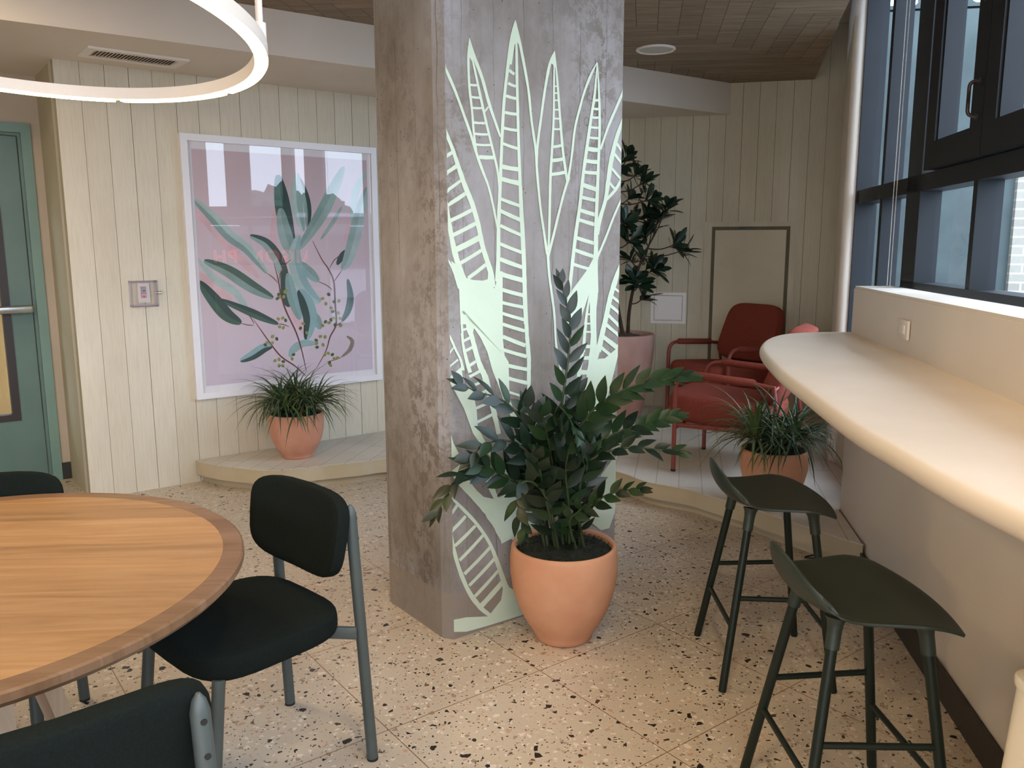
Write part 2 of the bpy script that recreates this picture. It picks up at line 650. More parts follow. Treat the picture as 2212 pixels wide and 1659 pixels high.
def catmull(pts, n=6):
    pts = [Vector(p) for p in pts]
    out = []
    for i in range(len(pts) - 1):
        p0, p1, p2, p3 = pts[max(i - 1, 0)], pts[i], pts[i + 1], pts[min(i + 2, len(pts) - 1)]
        for k in range(n):
            t = k / n
            out.append(0.5 * ((2 * p1) + (p2 - p0) * t + (2 * p0 - 5 * p1 + 4 * p2 - p3) * t * t + (3 * p1 - p0 - 3 * p2 + p3) * t ** 3))
    out.append(pts[-1])
    return out


def arc_pts(a, corner, b, r, n=6):
    """path a -> corner -> b with the corner rounded"""
    a, corner, b = Vector(a), Vector(corner), Vector(b)
    u, v = (a - corner).normalized(), (b - corner).normalized()
    p, q = corner + u * r, corner + v * r
    out = [a]
    for i in range(n + 1):
        t = i / n
        out.append(p.lerp(corner, t).lerp(corner.lerp(q, t), t))
    out.append(b)
    return out

# ================================================================== THE ROOM
AZ_L, AZ_B, AZ_W = 52.3, 103.1, 9.1
dL, dB, dW = azv(AZ_L), azv(AZ_B), azv(AZ_W)
nL = Vector((dL.y, -dL.x, 0))                     # out of the long board wall, into the room
nW = Vector((dW.y, -dW.x, 0))                     # out through the windows
CORNER_L = Vector((-2.537, 4.814, 0))
BACK0 = Vector((0.943, 7.053, 0))
WIN0 = Vector((1.891, 4.133, 0))                  # on the inner window plane
# meeting of the two board walls
_den = dL.x * dB.y - dL.y * dB.x
_t = ((BACK0.x - CORNER_L.x) * dB.y - (BACK0.y - CORNER_L.y) * dB.x) / _den
CORNER_B = CORNER_L + dL * _t
Z_SOFFIT, Z_CEIL, Z_STAGE = 2.53, 2.77, 0.145


def wp(s, n=0.0, z=0.0):                          # point on the window wall: s along it, n outwards
    p = WIN0 + dW * s + nW * n
    return Vector((p.x, p.y, z))


def box_wall(b, x0, x1, y0, y1, z0, z1):
    b.box(((x0 + x1) / 2, (y0 + y1) / 2, (z0 + z1) / 2), (x1 - x0, y1 - y0, z1 - z0))


def plank_wall(name, p0, az, length, z0, z1, mat, w=0.13, first=0.13):
    """wall of upright boards with narrow V grooves"""
    b = MB()
    xs = [0.0]
    x = first
    while x < length - 0.02:
        xs.append(x)
        x += w
    xs.append(length)
    g, dp = 0.0012, 0.005
    cols = []
    for i, x in enumerate(xs):
        if 0 < i < len(xs) - 1:
            wob = g * (0.7 + 0.6 * random.random())
            cols += [(x - wob, 0), (x, dp), (x + wob, 0)]
        else:
            cols.append((x, 0))
    vs = [(x, y, z0) for x, y in cols] + [(x, y, z1) for x, y in cols]
    n = len(cols)
    for i in range(n - 1):
        groove = cols[i][1] or cols[i + 1][1]
        b.add([vs[i], vs[i + 1], vs[i + 1 + n], vs[i + n]], [[0, 1, 2, 3]], False, 1 if groove else 0)
    th = 0.14
    b.add([(0, 0, z0), (0, th, z0), (0, th, z1), (0, 0, z1)], [[3, 2, 1, 0]])
    b.add([(length, 0, z0), (length, th, z0), (length, th, z1), (length, 0, z1)], [[0, 1, 2, 3]])
    b.add([(0, th, z0), (length, th, z0), (length, th, z1), (0, th, z1)], [[3, 2, 1, 0]])
    b.add([(0, 0, z1), (length, 0, z1), (length, th, z1), (0, th, z1)], [[0, 1, 2, 3]])
    o = b.build(name, [mat, MT['groove']])
    o.location = p0
    o.rotation_euler = (0, 0, R(90 - az))
    return struct(o)


MT['groove'] = M('board_groove', '6A6048', 0.8).m
plank_wall('wall_left', CORNER_L, AZ_L, _t, 0, Z_CEIL + 0.05, MT['planks'])
LEN_B = (Vector((2.62, 6.66, 0)) - CORNER_B).length
s0 = (BACK0 - CORNER_B).length
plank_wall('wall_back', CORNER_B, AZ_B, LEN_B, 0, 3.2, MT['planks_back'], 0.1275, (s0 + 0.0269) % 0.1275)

# floor
fl = MB()
fl.prism([(-6.6, -4.6), (0.85, -4.6), (2.3, 4.6), (3.2, 7.9), (-6.6, 7.9)], -0.15, 0.0)
struct(fl.build('floor', MT['terrazzo']))

# return wall beside the door, door wall
ALC = CORNER_L + Vector((-0.372, 0.488, 0)).normalized() * 0.613
dA = (ALC - CORNER_L).normalized()
b = MB()
q = dL * 0.14
C2 = CORNER_L + dA * 0.003 - dL * 0.0005
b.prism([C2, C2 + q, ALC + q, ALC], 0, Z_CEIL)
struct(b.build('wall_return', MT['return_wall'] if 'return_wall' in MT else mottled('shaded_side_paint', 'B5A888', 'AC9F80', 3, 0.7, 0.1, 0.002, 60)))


def dp(s, n=0.0, z=0.0):                          # door wall: s along the board wall's direction, n towards the room
    p = ALC + dL * s + nL * n
    return Vector((p.x, p.y, z))


def pbox(b, f, s0, s1, n0, n1, z0, z1):
    """box in a wall's own directions"""
    pts = [f(s0, n0), f(s1, n0), f(s1, n1), f(s0, n1)]
    b.prism([(p.x, p.y) for p in pts], z0, z1)


DS, DW_, DH = -0.055, 1.06, 2.245                 # door frame: outer edge, width, height
b = MB()
pbox(b, dp, DS, 0.02, -0.14, 0.0, 0, Z_CEIL)
pbox(b, dp, DS - DW_, DS, -0.14, 0.0, DH, Z_CEIL)
pbox(b, dp, -4.2, DS - DW_, -0.14, 0.0, 0, Z_CEIL)
struct(b.build('wall_door', mottled('taupe_paint', 'B8A994', 'B0A18C', 3, 0.7, 0.08, 0.002, 60)))
b = MB()
pbox(b, dp, DS + 0.002, -0.001, 0.0, 0.012, 0.0, 0.11)
pbox(b, dp, -4.2, DS - DW_ - 0.002, 0.0, 0.012, 0.0, 0.11)
struct(b.build('baseboard_door', MT['black_vinyl']))

door = thing('door_1', dp(DS - DW_ / 2, 0), 'teal painted door with a tall glazed panel in a teal frame', 'door', kind='structure')
b = MB()
fw = 0.055
pbox(b, dp, DS - fw, DS, -0.12, 0.018, 0, DH)
pbox(b, dp, DS - DW_, DS - DW_ + fw, -0.12, 0.018, 0, DH)
pbox(b, dp, DS - DW_ + fw, DS - fw, -0.12, 0.018, DH - fw, DH)
b.cur = 1
pbox(b, dp, DS - fw - 0.016, DS - fw, -0.12, -0.012, 0, DH - fw)
pbox(b, dp, DS - DW_ + fw, DS - DW_ + fw + 0.016, -0.12, -0.012, 0, DH - fw)
pbox(b, dp, DS - DW_ + fw + 0.016, DS - fw - 0.016, -0.12, -0.012, DH - fw - 0.016, DH - fw)
b.build('frame', [MT['teal_light'], MT['teal']], door)
l0, l1 = DS - DW_ + fw + 0.02, DS - fw - 0.02
ZL0, ZL1 = 0.415, 1.82
li0, li1 = l0 + 0.12, l1 - 0.125
b = MB()
pbox(b, dp, l0, li0, -0.075, -0.03, 0.01, DH - fw - 0.02)
pbox(b, dp, li1, l1, -0.075, -0.03, 0.01, DH - fw - 0.02)
pbox(b, dp, li0, li1, -0.075, -0.03, 0.01, ZL0)
pbox(b, dp, li0, li1, -0.075, -0.03, ZL1, DH - fw - 0.02)
b.build('door_leaf', MT['teal'], door)
b = MB()
for (a0, a1, z0, z1) in ((li0 - 0.005, li0 + 0.04, ZL0, ZL1), (li1 - 0.04, li1 + 0.005, ZL0, ZL1), (li0 + 0.04, li1 - 0.04, ZL0, ZL0 + 0.042), (li0 + 0.04, li1 - 0.04, ZL1 - 0.042, ZL1)):
    pbox(b, dp, a0, a1, -0.08, -0.022, z0, z1)
b.build('glazing_frame', MT['dark_trim'], door)
b = MB()
pbox(b, dp, li0 + 0.038, li1 - 0.038, -0.055, -0.05, ZL0 + 0.04, ZL1 - 0.04)
b.build('glass_pane', MT['glass'], door)
b = MB()
pA, pB = dp(l0 + 0.05, 0.045, 1.122), dp(l1 - 0.005, 0.045, 1.122)
b.box((pA + pB) / 2, ((pB - pA).length, 0.045, 0.05), Matrix.Rotation(R(90 - AZ_L), 3, 'Z'), 0.012, 3)
for s in (l0 + 0.1, l1 - 0.06):
    pbox(b, dp, s - 0.03, s + 0.03, -0.03, 0.03, 1.102, 1.142)
b.build('push_bar', MT['chrome'], door)
# the room beyond the door glass
b = MB()
pbox(b, dp, -4.2, 0.3, -2.6, -2.5, 0, 2.6)
struct(b.build('wall_beyond_door', mottled('ochre_corridor_wall', 'B08A58', 'A88250', 3, 0.8)))

# ceiling of herringbone boards
EDGE = [(2.52, 7.33), (2.357, 6.733), (1.779, 4.619), (1.25, 2.6), (0.75, -4.6)]
b = MB()
Lb, Wb, gp = 0.98, 0.1225, 0.0012
ex = azv(98.9)
ey = azv(8.9)


def in_ceiling(p):
    if not (-5.5 < p.x and -4.6 < p.y < 7.6):
        return False
    # left of the free edge
    for (x1, y1), (x0, y0) in zip(EDGE, EDGE[1:]):
        if y0 <= p.y <= y1:
            if p.x > x0 + (x1 - x0) * (p.y - y0) / (y1 - y0) + 0.9:
                return False
    return p.x < 3.4


def clip(poly, a, b_):
    """keep the part of the plan polygon left of the line a -> b"""
    out = []
    nx, ny = -(b_[1] - a[1]), b_[0] - a[0]
    f = lambda p: (p[0] - a[0]) * nx + (p[1] - a[1]) * ny
    for i in range(len(poly)):
        p, q = poly[i], poly[(i + 1) % len(poly)]
        fp, fq = f(p), f(q)
        if fp >= 0:
            out.append(p)
        if fp * fq < 0:
            t = fp / (fp - fq)
            out.append((p[0] + (q[0] - p[0]) * t, p[1] + (q[1] - p[1]) * t))
    return out


org = Vector((1.009, 6.093, 0))
for i in range(-75, 76):
    for j in range(-6, 7):
        base = (i * Wb + j * 2 * Lb, i * Wb)
        for (x0, y0, x1, y1) in ((0, 0, Lb, Wb), (Lb, -(Lb - Wb), Lb + Wb, Wb)):
            u0, v0, u1, v1 = base[0] + x0 + gp, base[1] + y0 + gp, base[0] + x1 - gp, base[1] + y1 - gp
            P = [org + ex * u + ey * v for u, v in ((u0, v0), (u1, v0), (u1, v1), (u0, v1))]
            mid = (P[0] + P[2]) / 2
            if not in_ceiling(mid):
                continue
            poly = [(p.x, p.y) for p in P]
            yy = mid.y
            for (xa, ya), (xb, yb) in zip(EDGE[1:], EDGE[2:]):
                if yb - 0.6 <= yy <= ya + 0.6 or (ya > 6.5 and yy > 6.5):
                    poly = clip(poly, (xb, yb), (xa, ya))
                    if len(poly) < 3:
                        break
            if len(poly) < 3:
                continue
            b.add([(p[0], p[1], Z_CEIL) for p in poly], [list(range(len(poly) - 1, -1, -1))])
cl = b.build('ceiling', MT['ceiling_wood'])
struct(cl)
# dark backing over the boards
b = MB()
b.prism([(-6.6, -4.6), (0.75, -4.6), (1.25, 2.6), (1.779, 4.619), (2.357, 6.733), (2.45, 7.1), (0.5, 7.4), (-6.6, 7.4)], Z_CEIL + 0.002, Z_CEIL + 0.06)
struct(b.build('ceiling_backing', MT['gap']))
# plaster pocket between the boards and the windows, 38 cm higher
b = MB()
pw0, pw1 = wp(-9.0, 0.22), wp(2.75, 0.36)
b.prism([(-6.6, -4.75), (pw0.x, pw0.y), wp(0.9, 0.22)[:2], (pw1.x, pw1.y), (0.5, 7.6), (-6.6, 7.6)], 3.17, 3.3)
struct(b.build('ceiling_pocket', MT['plaster']))

# dropped plaster bulkhead along the board wall
BA, BB_ = Vector((-2.337, 4.014, 0)), Vector((1.757, 6.874, 0))
bd = (BB_ - BA).normalized()
b = MB()
A0 = BA - bd * 3.6
b.prism([(A0.x, A0.y), (BB_.x, BB_.y), (BB_.x + 0.05, BB_.y + 0.03), (CORNER_B.x + 0.1, CORNER_B.y + 0.2), (ALC.x - 0.3, ALC.y + 0.9), (-6.4, 4.4)], Z_SOFFIT, Z_CEIL - 0.001)
struct(b.build('trim_1', MT['plaster_white']))

# other walls of the room, outside the picture
b = MB()
# unseen wall behind the camera; its wide opening is added to let in daylight
b.prism([(-6.6, -4.6), (-6.6, -4.75), (0.8, -4.75), (0.8, -4.6)], 0, 0.9)
b.prism([(-6.6, -4.6), (-6.6, -4.75), (0.8, -4.75), (0.8, -4.6)], 2.5, Z_CEIL + 0.4)
for x0, x1 in ((-6.6, -4.3), (-2.4, -2.25), (0.5, 0.8)):
    b.prism([(x0, -4.6), (x0, -4.75), (x1, -4.75), (x1, -4.6)], 0.9, 2.5)
b.prism([(-6.6, -4.6), (-6.75, -4.6), (-6.75, 4.0), (-6.6, 4.0)], 0, Z_CEIL + 0.4)
struct(b.build('wall_behind', mottled('cream_paint', 'CDBFA4', 'C6B89C', 3, 0.7)))

# plaster wall from the end of the windows to the boards
E0 = wp(0.975, 0.03)
b = MB()
inner = [E0 + nW * 0.095, E0 - nW * 0.0]
cen = E0 - nW * 0.022 + dW * 0.055
for k in range(9):
    a = R(90 * k / 8)
    inner.append(cen - dW * 0.055 * math.cos(a) - nW * 0.042 * math.sin(a))
Q = Vector((2.575, 6.68, 0))
inner += [Q, Q + dW * 0.4, Q + dW * 0.4 + nW * 0.05]
b.prism([(p.x, p.y) for p in inner], 0, 3.2, smooth=False)
struct(b.build('wall_right', MT['plaster_white']))

b = MB()
p0_, p1_ = E0 + nW * 0.096, Q + dW * 0.4 + nW * 0.052
b.prism([(p.x, p.y) for p in (p0_, p0_ + nW * 0.02, p1_ + nW * 0.02, p1_)], 0, 3.2)
struct(b.build('dark_cover', MT['window_metal']))  # dark sheet added so the skylit outer wall face doesn't show bright

# low wall in front of the windows (bar counter is fixed to it)
F1, F0 = Vector((1.698, 4.16, 0)), Vector((1.386, 2.239, 0))
fd = (F0 - F1).normalized()
Fend = F1 + fd * 6.5
Bend = wp(-7.0)
b = MB()
pts = [F1 + Vector((0.012, 0.0, 0)), wp(0.01), Bend, Fend]
b.prism([(p.x, p.y) for p in pts], 0.0, 1.288)
b.prism([(p.x + o, p.y) for p, o in zip(pts, (0.006, 0, 0, 0.006))], 1.288, 1.3)
struct(b.build('wall_low', MT['plaster_white']))
b = MB()
fn = Vector((-fd.y, fd.x, 0))
if fn.x > 0:
    fn = -fn
Bs = F1 + fd * 0.50
b.prism([(Bs.x, Bs.y), (Fend.x, Fend.y), ((Fend + fn * 0.012).x, (Fend + fn * 0.012).y), ((Bs + fn * 0.012).x, (Bs + fn * 0.012).y)], 0.0, 0.105)
struct(b.build('baseboard_right', MT['black_vinyl']))
# board-clad wall under the stage window
b = MB()
pbox(b, wp, 0.01, 0.98, 0.0, 0.14, 0, 0.60)
struct(b.build('wall_under_window', MT['planks_back']))

# ------------------------------------------------------------------ stage
SR = [(0.656, 4.875), (0.779, 4.673), (0.993, 4.513), (1.098, 4.372), (1.211, 4.231), (1.311, 4.076), (1.404, 3.931), (1.519, 3.750), (1.607, 3.626)]
SL = [(-2.033, 5.18), (-1.88, 5.076), (-1.693, 4.996), (-1.531, 4.951), (-1.365, 4.971), (-1.183, 5.057), (-0.966, 5.145), (-0.818, 5.226)]
front = catmull([(x, y, 0) for x, y in SL] + [(-0.4, 5.30, 0), (0.1, 5.22, 0), (0.42, 5.06, 0)] + [(x, y, 0) for x, y in SR], 4)
stage = thing('stage_platform', (0.4, 5.8, 0), 'low whitewashed plank platform with a curved front edge along the board walls', 'platform')
deck = [(p.x, p.y) for p in front] + [(1.70, 4.16), (1.89, 4.15), (2.03, 5.02), (2.02, 5.12), (2.56, 6.66)]
deck += [((CORNER_B - dL * 0.002).x, (CORNER_B - dL * 0.002).y), (-2.04, 5.186)]


def inset(poly, d):
    n = len(poly)
    out = []
    for i, p in enumerate(poly):
        a, c = poly[max(i - 1, 0)], poly[min(i + 1, n - 1)]
        t = (Vector((c[0] - a[0], c[1] - a[1]))).normalized()
        out.append((p[0] - t.y * d, p[1] + t.x * d))
    return out


b = MB()
b.prism(deck, Z_STAGE - 0.006, Z_STAGE)
b.build('deck', MT['deck'], stage)
b = MB()
fr = [(p.x, p.y) for p in front]
bk = inset(fr, 0.03)
b.smooth = True
for (z0, z1, pl) in ((0.052, Z_STAGE - 0.004, fr),):
    n = len(pl)
    b.add([(x, y, z0) for x, y in pl] + [(x, y, z1) for x, y in pl], [[i, i + 1, i + 1 + n, i + n] for i in range(n - 1)], True)
    b.add([(x, y, z0) for x, y in pl] + [(x, y, z0) for x, y in bk], [[i + n, i + 1 + n, i + 1, i] for i in range(n - 1)], False)
    b.add([(x, y, z1) for x, y in pl] + [(x, y, z1) for x, y in bk], [[i, i + 1, i + 1 + n, i + n] for i in range(n - 1)], False)
b.build('fascia', MT['deck_edge'], stage)
b = MB()
n = len(fr)
bk2 = inset(fr, 0.045)
b.add([(x, y, 0) for x, y in bk2] + [(x, y, 0.06) for x, y in bk2], [[i, i + 1, i + 1 + n, i + n] for i in range(n - 1)], True)
b.build('recessed_kick', MT['deck_edge'], stage)
# end face of the platform against the bar wall
b = MB()
b.prism([(1.607, 3.626), (1.615, 3.64), (1.66, 3.95), (1.64, 3.955), (1.59, 3.66)], 0.052, Z_STAGE - 0.006)
b.build('end_block', MT['deck_edge'], stage)

# ------------------------------------------------------------------ windows
win = thing('window_1', wp(0, 0), 'tall dark metal windows above the low wall, with opening casements', 'window', kind='structure')


def wbox(b, s0, s1, n0, n1, z0, z1):
    pbox(b, wp, s0, s1, n0, n1, z0, z1)


ZS = 1.30
ZT0, ZT1, ZTOP = 1.745, 1.822, 3.18
b = MB()
# heavy posts, mullions
for s0, s1 in ((-0.215, -0.007), (-2.31, -2.10), (-4.40, -4.19)):
    wbox(b, s0, s1, 0.03, 0.125, ZS, ZTOP)
wbox(b, 0.955, 1.0, 0.02, 0.125, 0.60, ZTOP)
wbox(b, -0.02, 0.0, 0.03, 0.125, 0.60, ZS)
for s0, s1 in ((0.43, 0.482), (-0.886, -0.843), (-1.53, -1.49), (-2.98, -2.94), (-3.6, -3.56)):
    wbox(b, s0, s1, 0.035, 0.13, 0.60 if s0 > 0 else ZS, ZT0)
wbox(b, 0.43, 0.482, 0.035, 0.13, ZT1, ZTOP)
# sills, transom, head
wbox(b, 0.0, 0.955, 0.02, 0.14, 0.60, 0.66)
wbox(b, -6.8, -0.007, 0.03, 0.14, ZS - 0.01, ZS + 0.028)
wbox(b, -6.8, 0.955, 0.03, 0.14, ZT0, ZT1)
wbox(b, -6.8, 0.98, 0.02, 0.20, ZTOP - 0.08, ZTOP + 0.02)
b.build('frame', MT['window_metal'], win)
b = MB()
for s0, s1 in ((-0.843, -0.215), (-1.49, -0.886), (-2.10, -1.53), (-2.94, -2.31), (-3.56, -2.98), (-4.19, -3.6)):
    b.add([wp(s0, 0.105, ZS + 0.02), wp(s1, 0.105, ZS + 0.02), wp(s1, 0.105, ZT0 + 0.01), wp(s0, 0.105, ZT0 + 0.01)], [[0, 1, 2, 3]])
b.add([wp(-0.007, 0.105, 0.65), wp(0.955, 0.105, 0.65), wp(0.955, 0.105, ZTOP - 0.05), wp(-0.007, 0.105, ZTOP - 0.05)], [[0, 1, 2, 3]])
b.add([wp(-6.8, 0.105, ZS + 0.02), wp(-4.40, 0.105, ZS + 0.02), wp(-4.40, 0.105, ZTOP - 0.05), wp(-6.8, 0.105, ZTOP - 0.05)], [[0, 1, 2, 3]])
b.build('glass_pane', MT['glass'], win)


def casement(s1, s0):
    """opening light between s0 (near) and s1 (far), with two dark latch handles on its near stile"""
    b = MB()
    st = 0.115
    z0, z1 = ZT1 + 0.006, ZTOP - 0.09
    wbox(b, s1 - st, s1, 0.0, 0.09, z0, z1)
    wbox(b, s0, s0 + st, 0.0, 0.09, z0, z1)
    wbox(b, s0 + st, s1 - st, 0.0, 0.09, z0, z0 + st)
    wbox(b, s0 + st, s1 - st, 0.0, 0.09, z1 - st, z1)
    for a, c in ((s1 - st - 0.012, s1 - st), (s0 + st, s0 + st + 0.012)):
        wbox(b, a, c, 0.01, 0.075, z0 + st, z1 - st)
    c = b.build('casement', MT['window_metal'], win)
    g = MB()
    g.add([wp(s0 + st, 0.075, z0 + st), wp(s1 - st, 0.075, z0 + st), wp(s1 - st, 0.075, z1 - st), wp(s0 + st, 0.075, z1 - st)], [[0, 1, 2, 3]])
    g.build('casement_glass', MT['glass'], c)
    for zc in (2.04, 2.46):
        h = MB()
        x = s0 + 0.05
        h.tube(arc_pts(wp(x, -0.0, zc - 0.065), wp(x, -0.035, zc - 0.06), wp(x, -0.035, zc), 0.02) + arc_pts(wp(x, -0.035, zc), wp(x, -0.035, zc + 0.06), wp(x, 0.0, zc + 0.065), 0.02), 0.007, 8)
        h.tube([wp(x, 0, zc - 0.065), wp(x, -0.006, zc - 0.065)], 0.013, 10)
        h.tube([wp(x, 0, zc + 0.065), wp(x, -0.006, zc + 0.065)], 0.013, 10)
        h.build('handle', MT['dark_trim'], c)
    return c


for s1, s0 in ((-0.335, -0.965), (-0.975, -1.60), (-1.61, -2.09), (-2.33, -2.97), (-2.98, -3.6)):
    casement(s1, s0)

# beaded blind chain hanging in front of the windows
ch = thing('blind_chain', wp(0.02, -0.02, 1.3), 'white beaded blind chain hanging in front of the dark window', 'chain')
for k, (px0, px1) in enumerate(((1976, 1934), (1982, 1942))):
    a = V(px0, 0, wp(0.10 - 0.03 * k, -0.01), wp(0.12 - 0.03 * k, -0.21))
    top = wp(0.06 - k * 0.05, -0.012, 3.1)
    bot = wp(0.06 - k * 0.05, -0.012, 1.30)
    b = MB()
    n = 200
    for i in range(n):
        p = bot.lerp(top, (i + 0.5) / n)
        r = 0.0028
        vs = [p + Vector(d) * r for d in ((1, 0, 0), (0, 1, 0), (-1, 0, 0), (0, -1, 0), (0, 0, 1.1), (0, 0, -1.1))]
        b.add(vs, [[0, 1, 4], [1, 2, 4], [2, 3, 4], [3, 0, 4], [1, 0, 5], [2, 1, 5], [3, 2, 5], [0, 3, 5]], True)
    b.tube([bot, top], 0.0012, 5)
    b.build('chain_strand', MT['white_metal'], ch)

# ------------------------------------------------------------------ outside
gr = MB()
gr.prism([(1.2, -60), (90, -60), (90, 70), (3.2, 70), (3.0, 7.9)], -0.3, -0.16)
struct(gr.build('ground', mottled('asphalt', '8C8E90', '7E8082', 3, 0.9)))


def mat_brick():
    m = M('pale_brick', 'C8B8A4', 0.8)
    v = m.coord()
    n = m.N.new('ShaderNodeTexBrick')
    n.inputs['Scale'].default_value = 1.0
    n.inputs['Brick Width'].default_value = 0.21
    n.inputs['Row Height'].default_value = 0.075
    n.inputs['Mortar Size'].default_value = 0.008
    n.inputs['Color1'].default_value = lin('7C766C')
    n.inputs['Color2'].default_value = lin('8E887C')
    n.inputs['Mortar'].default_value = lin('A4A098')
    mp = m.coord(rot=(R(90), 0, 0))
    m.L.new(mp, n.inputs['Vector'])
    m.color(n.outputs[0])
    return m.m


MT['brick'] = mat_brick()
# wing of the building that closes the view along the windows
wing = thing('building_wing', wp(3.2, 0.3, -0.16), 'pale brick building wing outside the windows with a pierced screen on top', 'building')
b = MB()
o_ = wp(3.2, 0.25)
wz = R(90 - (AZ_W + 90))


def wingp(n, d, z):
    return wp(3.2 + d, 0.25 + n, z)


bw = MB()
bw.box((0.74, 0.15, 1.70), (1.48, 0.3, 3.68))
bo = bw.build('block_wall', mottled('grey_block_wall', '434D4C', '333D3C', 2.2, 0.8), wing, world=False)  # block colour darkened to stand in for shade on the wing
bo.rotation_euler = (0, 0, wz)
bw = MB()
bw.box((3.75, 0.12, 1.70), (4.54, 0.34, 3.68))
bo = bw.build('brick_wall', MT['brick'], wing, world=False)
bo.rotation_euler = (0, 0, wz)
# pierced screen with round holes
b = MB()
step, rad, H0, rows, cols_ = 0.163, 0.054, 3.54, 10, 24
K = 12
for i in range(cols_):
    for j in range(rows):
        cx, cz = 0.1 + i * step, H0 + 0.1 + j * step
        if j % 2:
            cx += step / 2
        sq = []
        cir = []
        for k in range(K):
            a = 2 * math.pi * (k + 0.5) / K
            d = max(abs(math.cos(a)), abs(math.sin(a)))
            sq.append((cx + step / 2 * math.cos(a) / d, cz + step / 2 * math.sin(a) / d))
            cir.append((cx + rad * math.cos(a), cz + rad * math.sin(a)))
        for y0, y1 in ((0.0, 0.08),):
            vs = [(x, y0, z) for x, z in sq] + [(x, y0, z) for x, z in cir] + [(x, y1, z) for x, z in sq] + [(x, y1, z) for x, z in cir]
            fs = []
            for k in range(K):
                k2 = (k + 1) % K
                fs += [[k, k2, K + k2, K + k], [2 * K + k, 3 * K + k, 3 * K + k2, 2 * K + k2], [K + k, K + k2, 3 * K + k2, 3 * K + k]]
            b.add(vs, fs)
so = b.build('pierced_screen', mottled('grey_block', '3A4442', '323C3A', 3, 0.8), wing, world=False)  # same darkened colour, shade put into the screen
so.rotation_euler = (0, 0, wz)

# shop across the street, with its sign, and trees: seen mirrored in the picture glass
view = Vector((0.87, -0.49, 0)).normalized()


def street(d, side, z):
    p = Vector((1.8, 3.6, 0)) + view * d + Vector((-view.y, view.x, 0)) * side
    return Vector((p.x, p.y, z))


shop = thing('shop_building', street(18, 0, -0.16), 'low grey shop building across the street', 'building')
b = MB()
sr = Matrix.Rotation(math.atan2(view.y, view.x) - math.pi / 2, 3, 'Z')
b.box(street(20.6, 0, 1.0), (30, 5, 2.3), sr)
b.build('shop_wall', mottled('grey_render', 'C0C0C6', 'B0B0B8', 2, 0.8), shop)
b = MB()
b.box(street(17.6, 0, 2.35), (30, 1.4, 0.35), sr)
b.build('awning', mottled('pale_awning', 'C4C4CC', 'B8B8C0', 2, 0.8), shop)
b = MB()
b.box(street(18.05, 0, 1.35), (9, 0.05, 1.1), sr)
b.build('dark_shopfront', M('shopfront_glass', '3A3440', 0.3).m, shop)
neon = thing('neon_sign', street(17.9, -0.55, 1.02), 'red neon letters over the shop across the street, mirrored in the picture glass', 'sign')
red_neon = emit('red_neon', 'FF5A50', 7)
sgn_ang = math.atan2(view.y, view.x) - math.pi / 2
adv = -1.75
for ch_ in 'SAIGON PHO':
    if ch_ == ' ':
        adv += 0.32
        continue
    fc = bpy.data.curves.new('lettering', 'FONT')
    fc.body = ch_
    fc.size = 0.54
    fc.fill_mode = 'NONE'
    fc.bevel_depth = 0.012
    _f = bpy.data.objects.new('lettering', fc)
    COL.objects.link(_f)
    bpy.context.view_layer.update()
    _me = bpy.data.meshes.new_from_object(_f.evaluated_get(bpy.context.evaluated_depsgraph_get()))
    bpy.data.objects.remove(_f)
    _me.materials.clear()
    _me.materials.append(red_neon)
    x0 = min(v.co.x for v in _me.vertices)
    x1 = max(v.co.x for v in _me.vertices)
    lo_ = bpy.data.objects.new('letter', _me)
    COL.objects.link(lo_)
    lo_.parent = neon
    lo_.rotation_euler = (R(90), 0, sgn_ang)
    q_ = adv - x0
    lo_.location = (math.cos(sgn_ang) * q_, math.sin(sgn_ang) * q_, 0)
    adv += x1 - x0 + 0.085

rt = random.Random(3)
MT['far_tree'] = mottled('far_tree_foliage', '3C5048', '54685C', 1.2, 0.9)
for k in range(9):
    side = -26 + k * 6.5 + rt.uniform(-0.3, 0.3)
    dist = 30 + rt.uniform(-3, 3)
    h = 2.4 + rt.uniform(0, 1.6)
    t = thing('street_tree', street(dist, side, -0.16), 'distant dark green tree behind the shop across the street', 'tree', group='trees across the street')
    b = MB()
    b.tube([street(dist, side, -0.16), street(dist, side, h * 0.6)], 0.14, 6)
    b.build('trunk', MT['bark'], t)
    b = MB()
    for q in range(16):
        c = street(dist + rt.uniform(-0.8, 0.8), side + rt.uniform(-2.1, 2.1), h * 0.55 + rt.uniform(0, h * 0.38))
        r = rt.uniform(0.5, 0.95)
        bm = bmesh.new()
        bmesh.ops.create_icosphere(bm, subdivisions=3, radius=r)
        bm.verts.index_update()
        b.add([c + v.co * (1 + 0.5 * noise.noise(v.co * 4.0 + c)) for v in bm.verts], [[v.index for v in f.verts] for f in bm.faces], False)
        bm.free()
    b.build('crown', MT['far_tree'], t)

# ================================================================== COLUMN AND MURAL
dC, bC = azv(53), azv(-37)                        # the column's own two directions


def cp(a, b_, z=0.0):
    p = dC * a + bC * b_
    return Vector((p.x, p.y, z))


CB = 2.533
colm = thing('concrete_column', cp(2.03, 2.76), 'square board-marked concrete column painted with pale green snake plant leaves', 'column')
b = MB()
pts = [cp(1.597, 2.575), cp(1.622, CB), cp(2.475, CB), cp(2.475, 3.40), cp(1.597, 2.99)]
pts = [cp(1.597, 2.575), cp(1.622, CB), cp(2.475, CB), cp(2.475, 2.99), cp(1.597, 2.99)]
bm = None
b.prism([(p.x, p.y) for p in pts], 0, Z_CEIL)
co = b.build('shaft', MT['concrete'], colm, world=False)
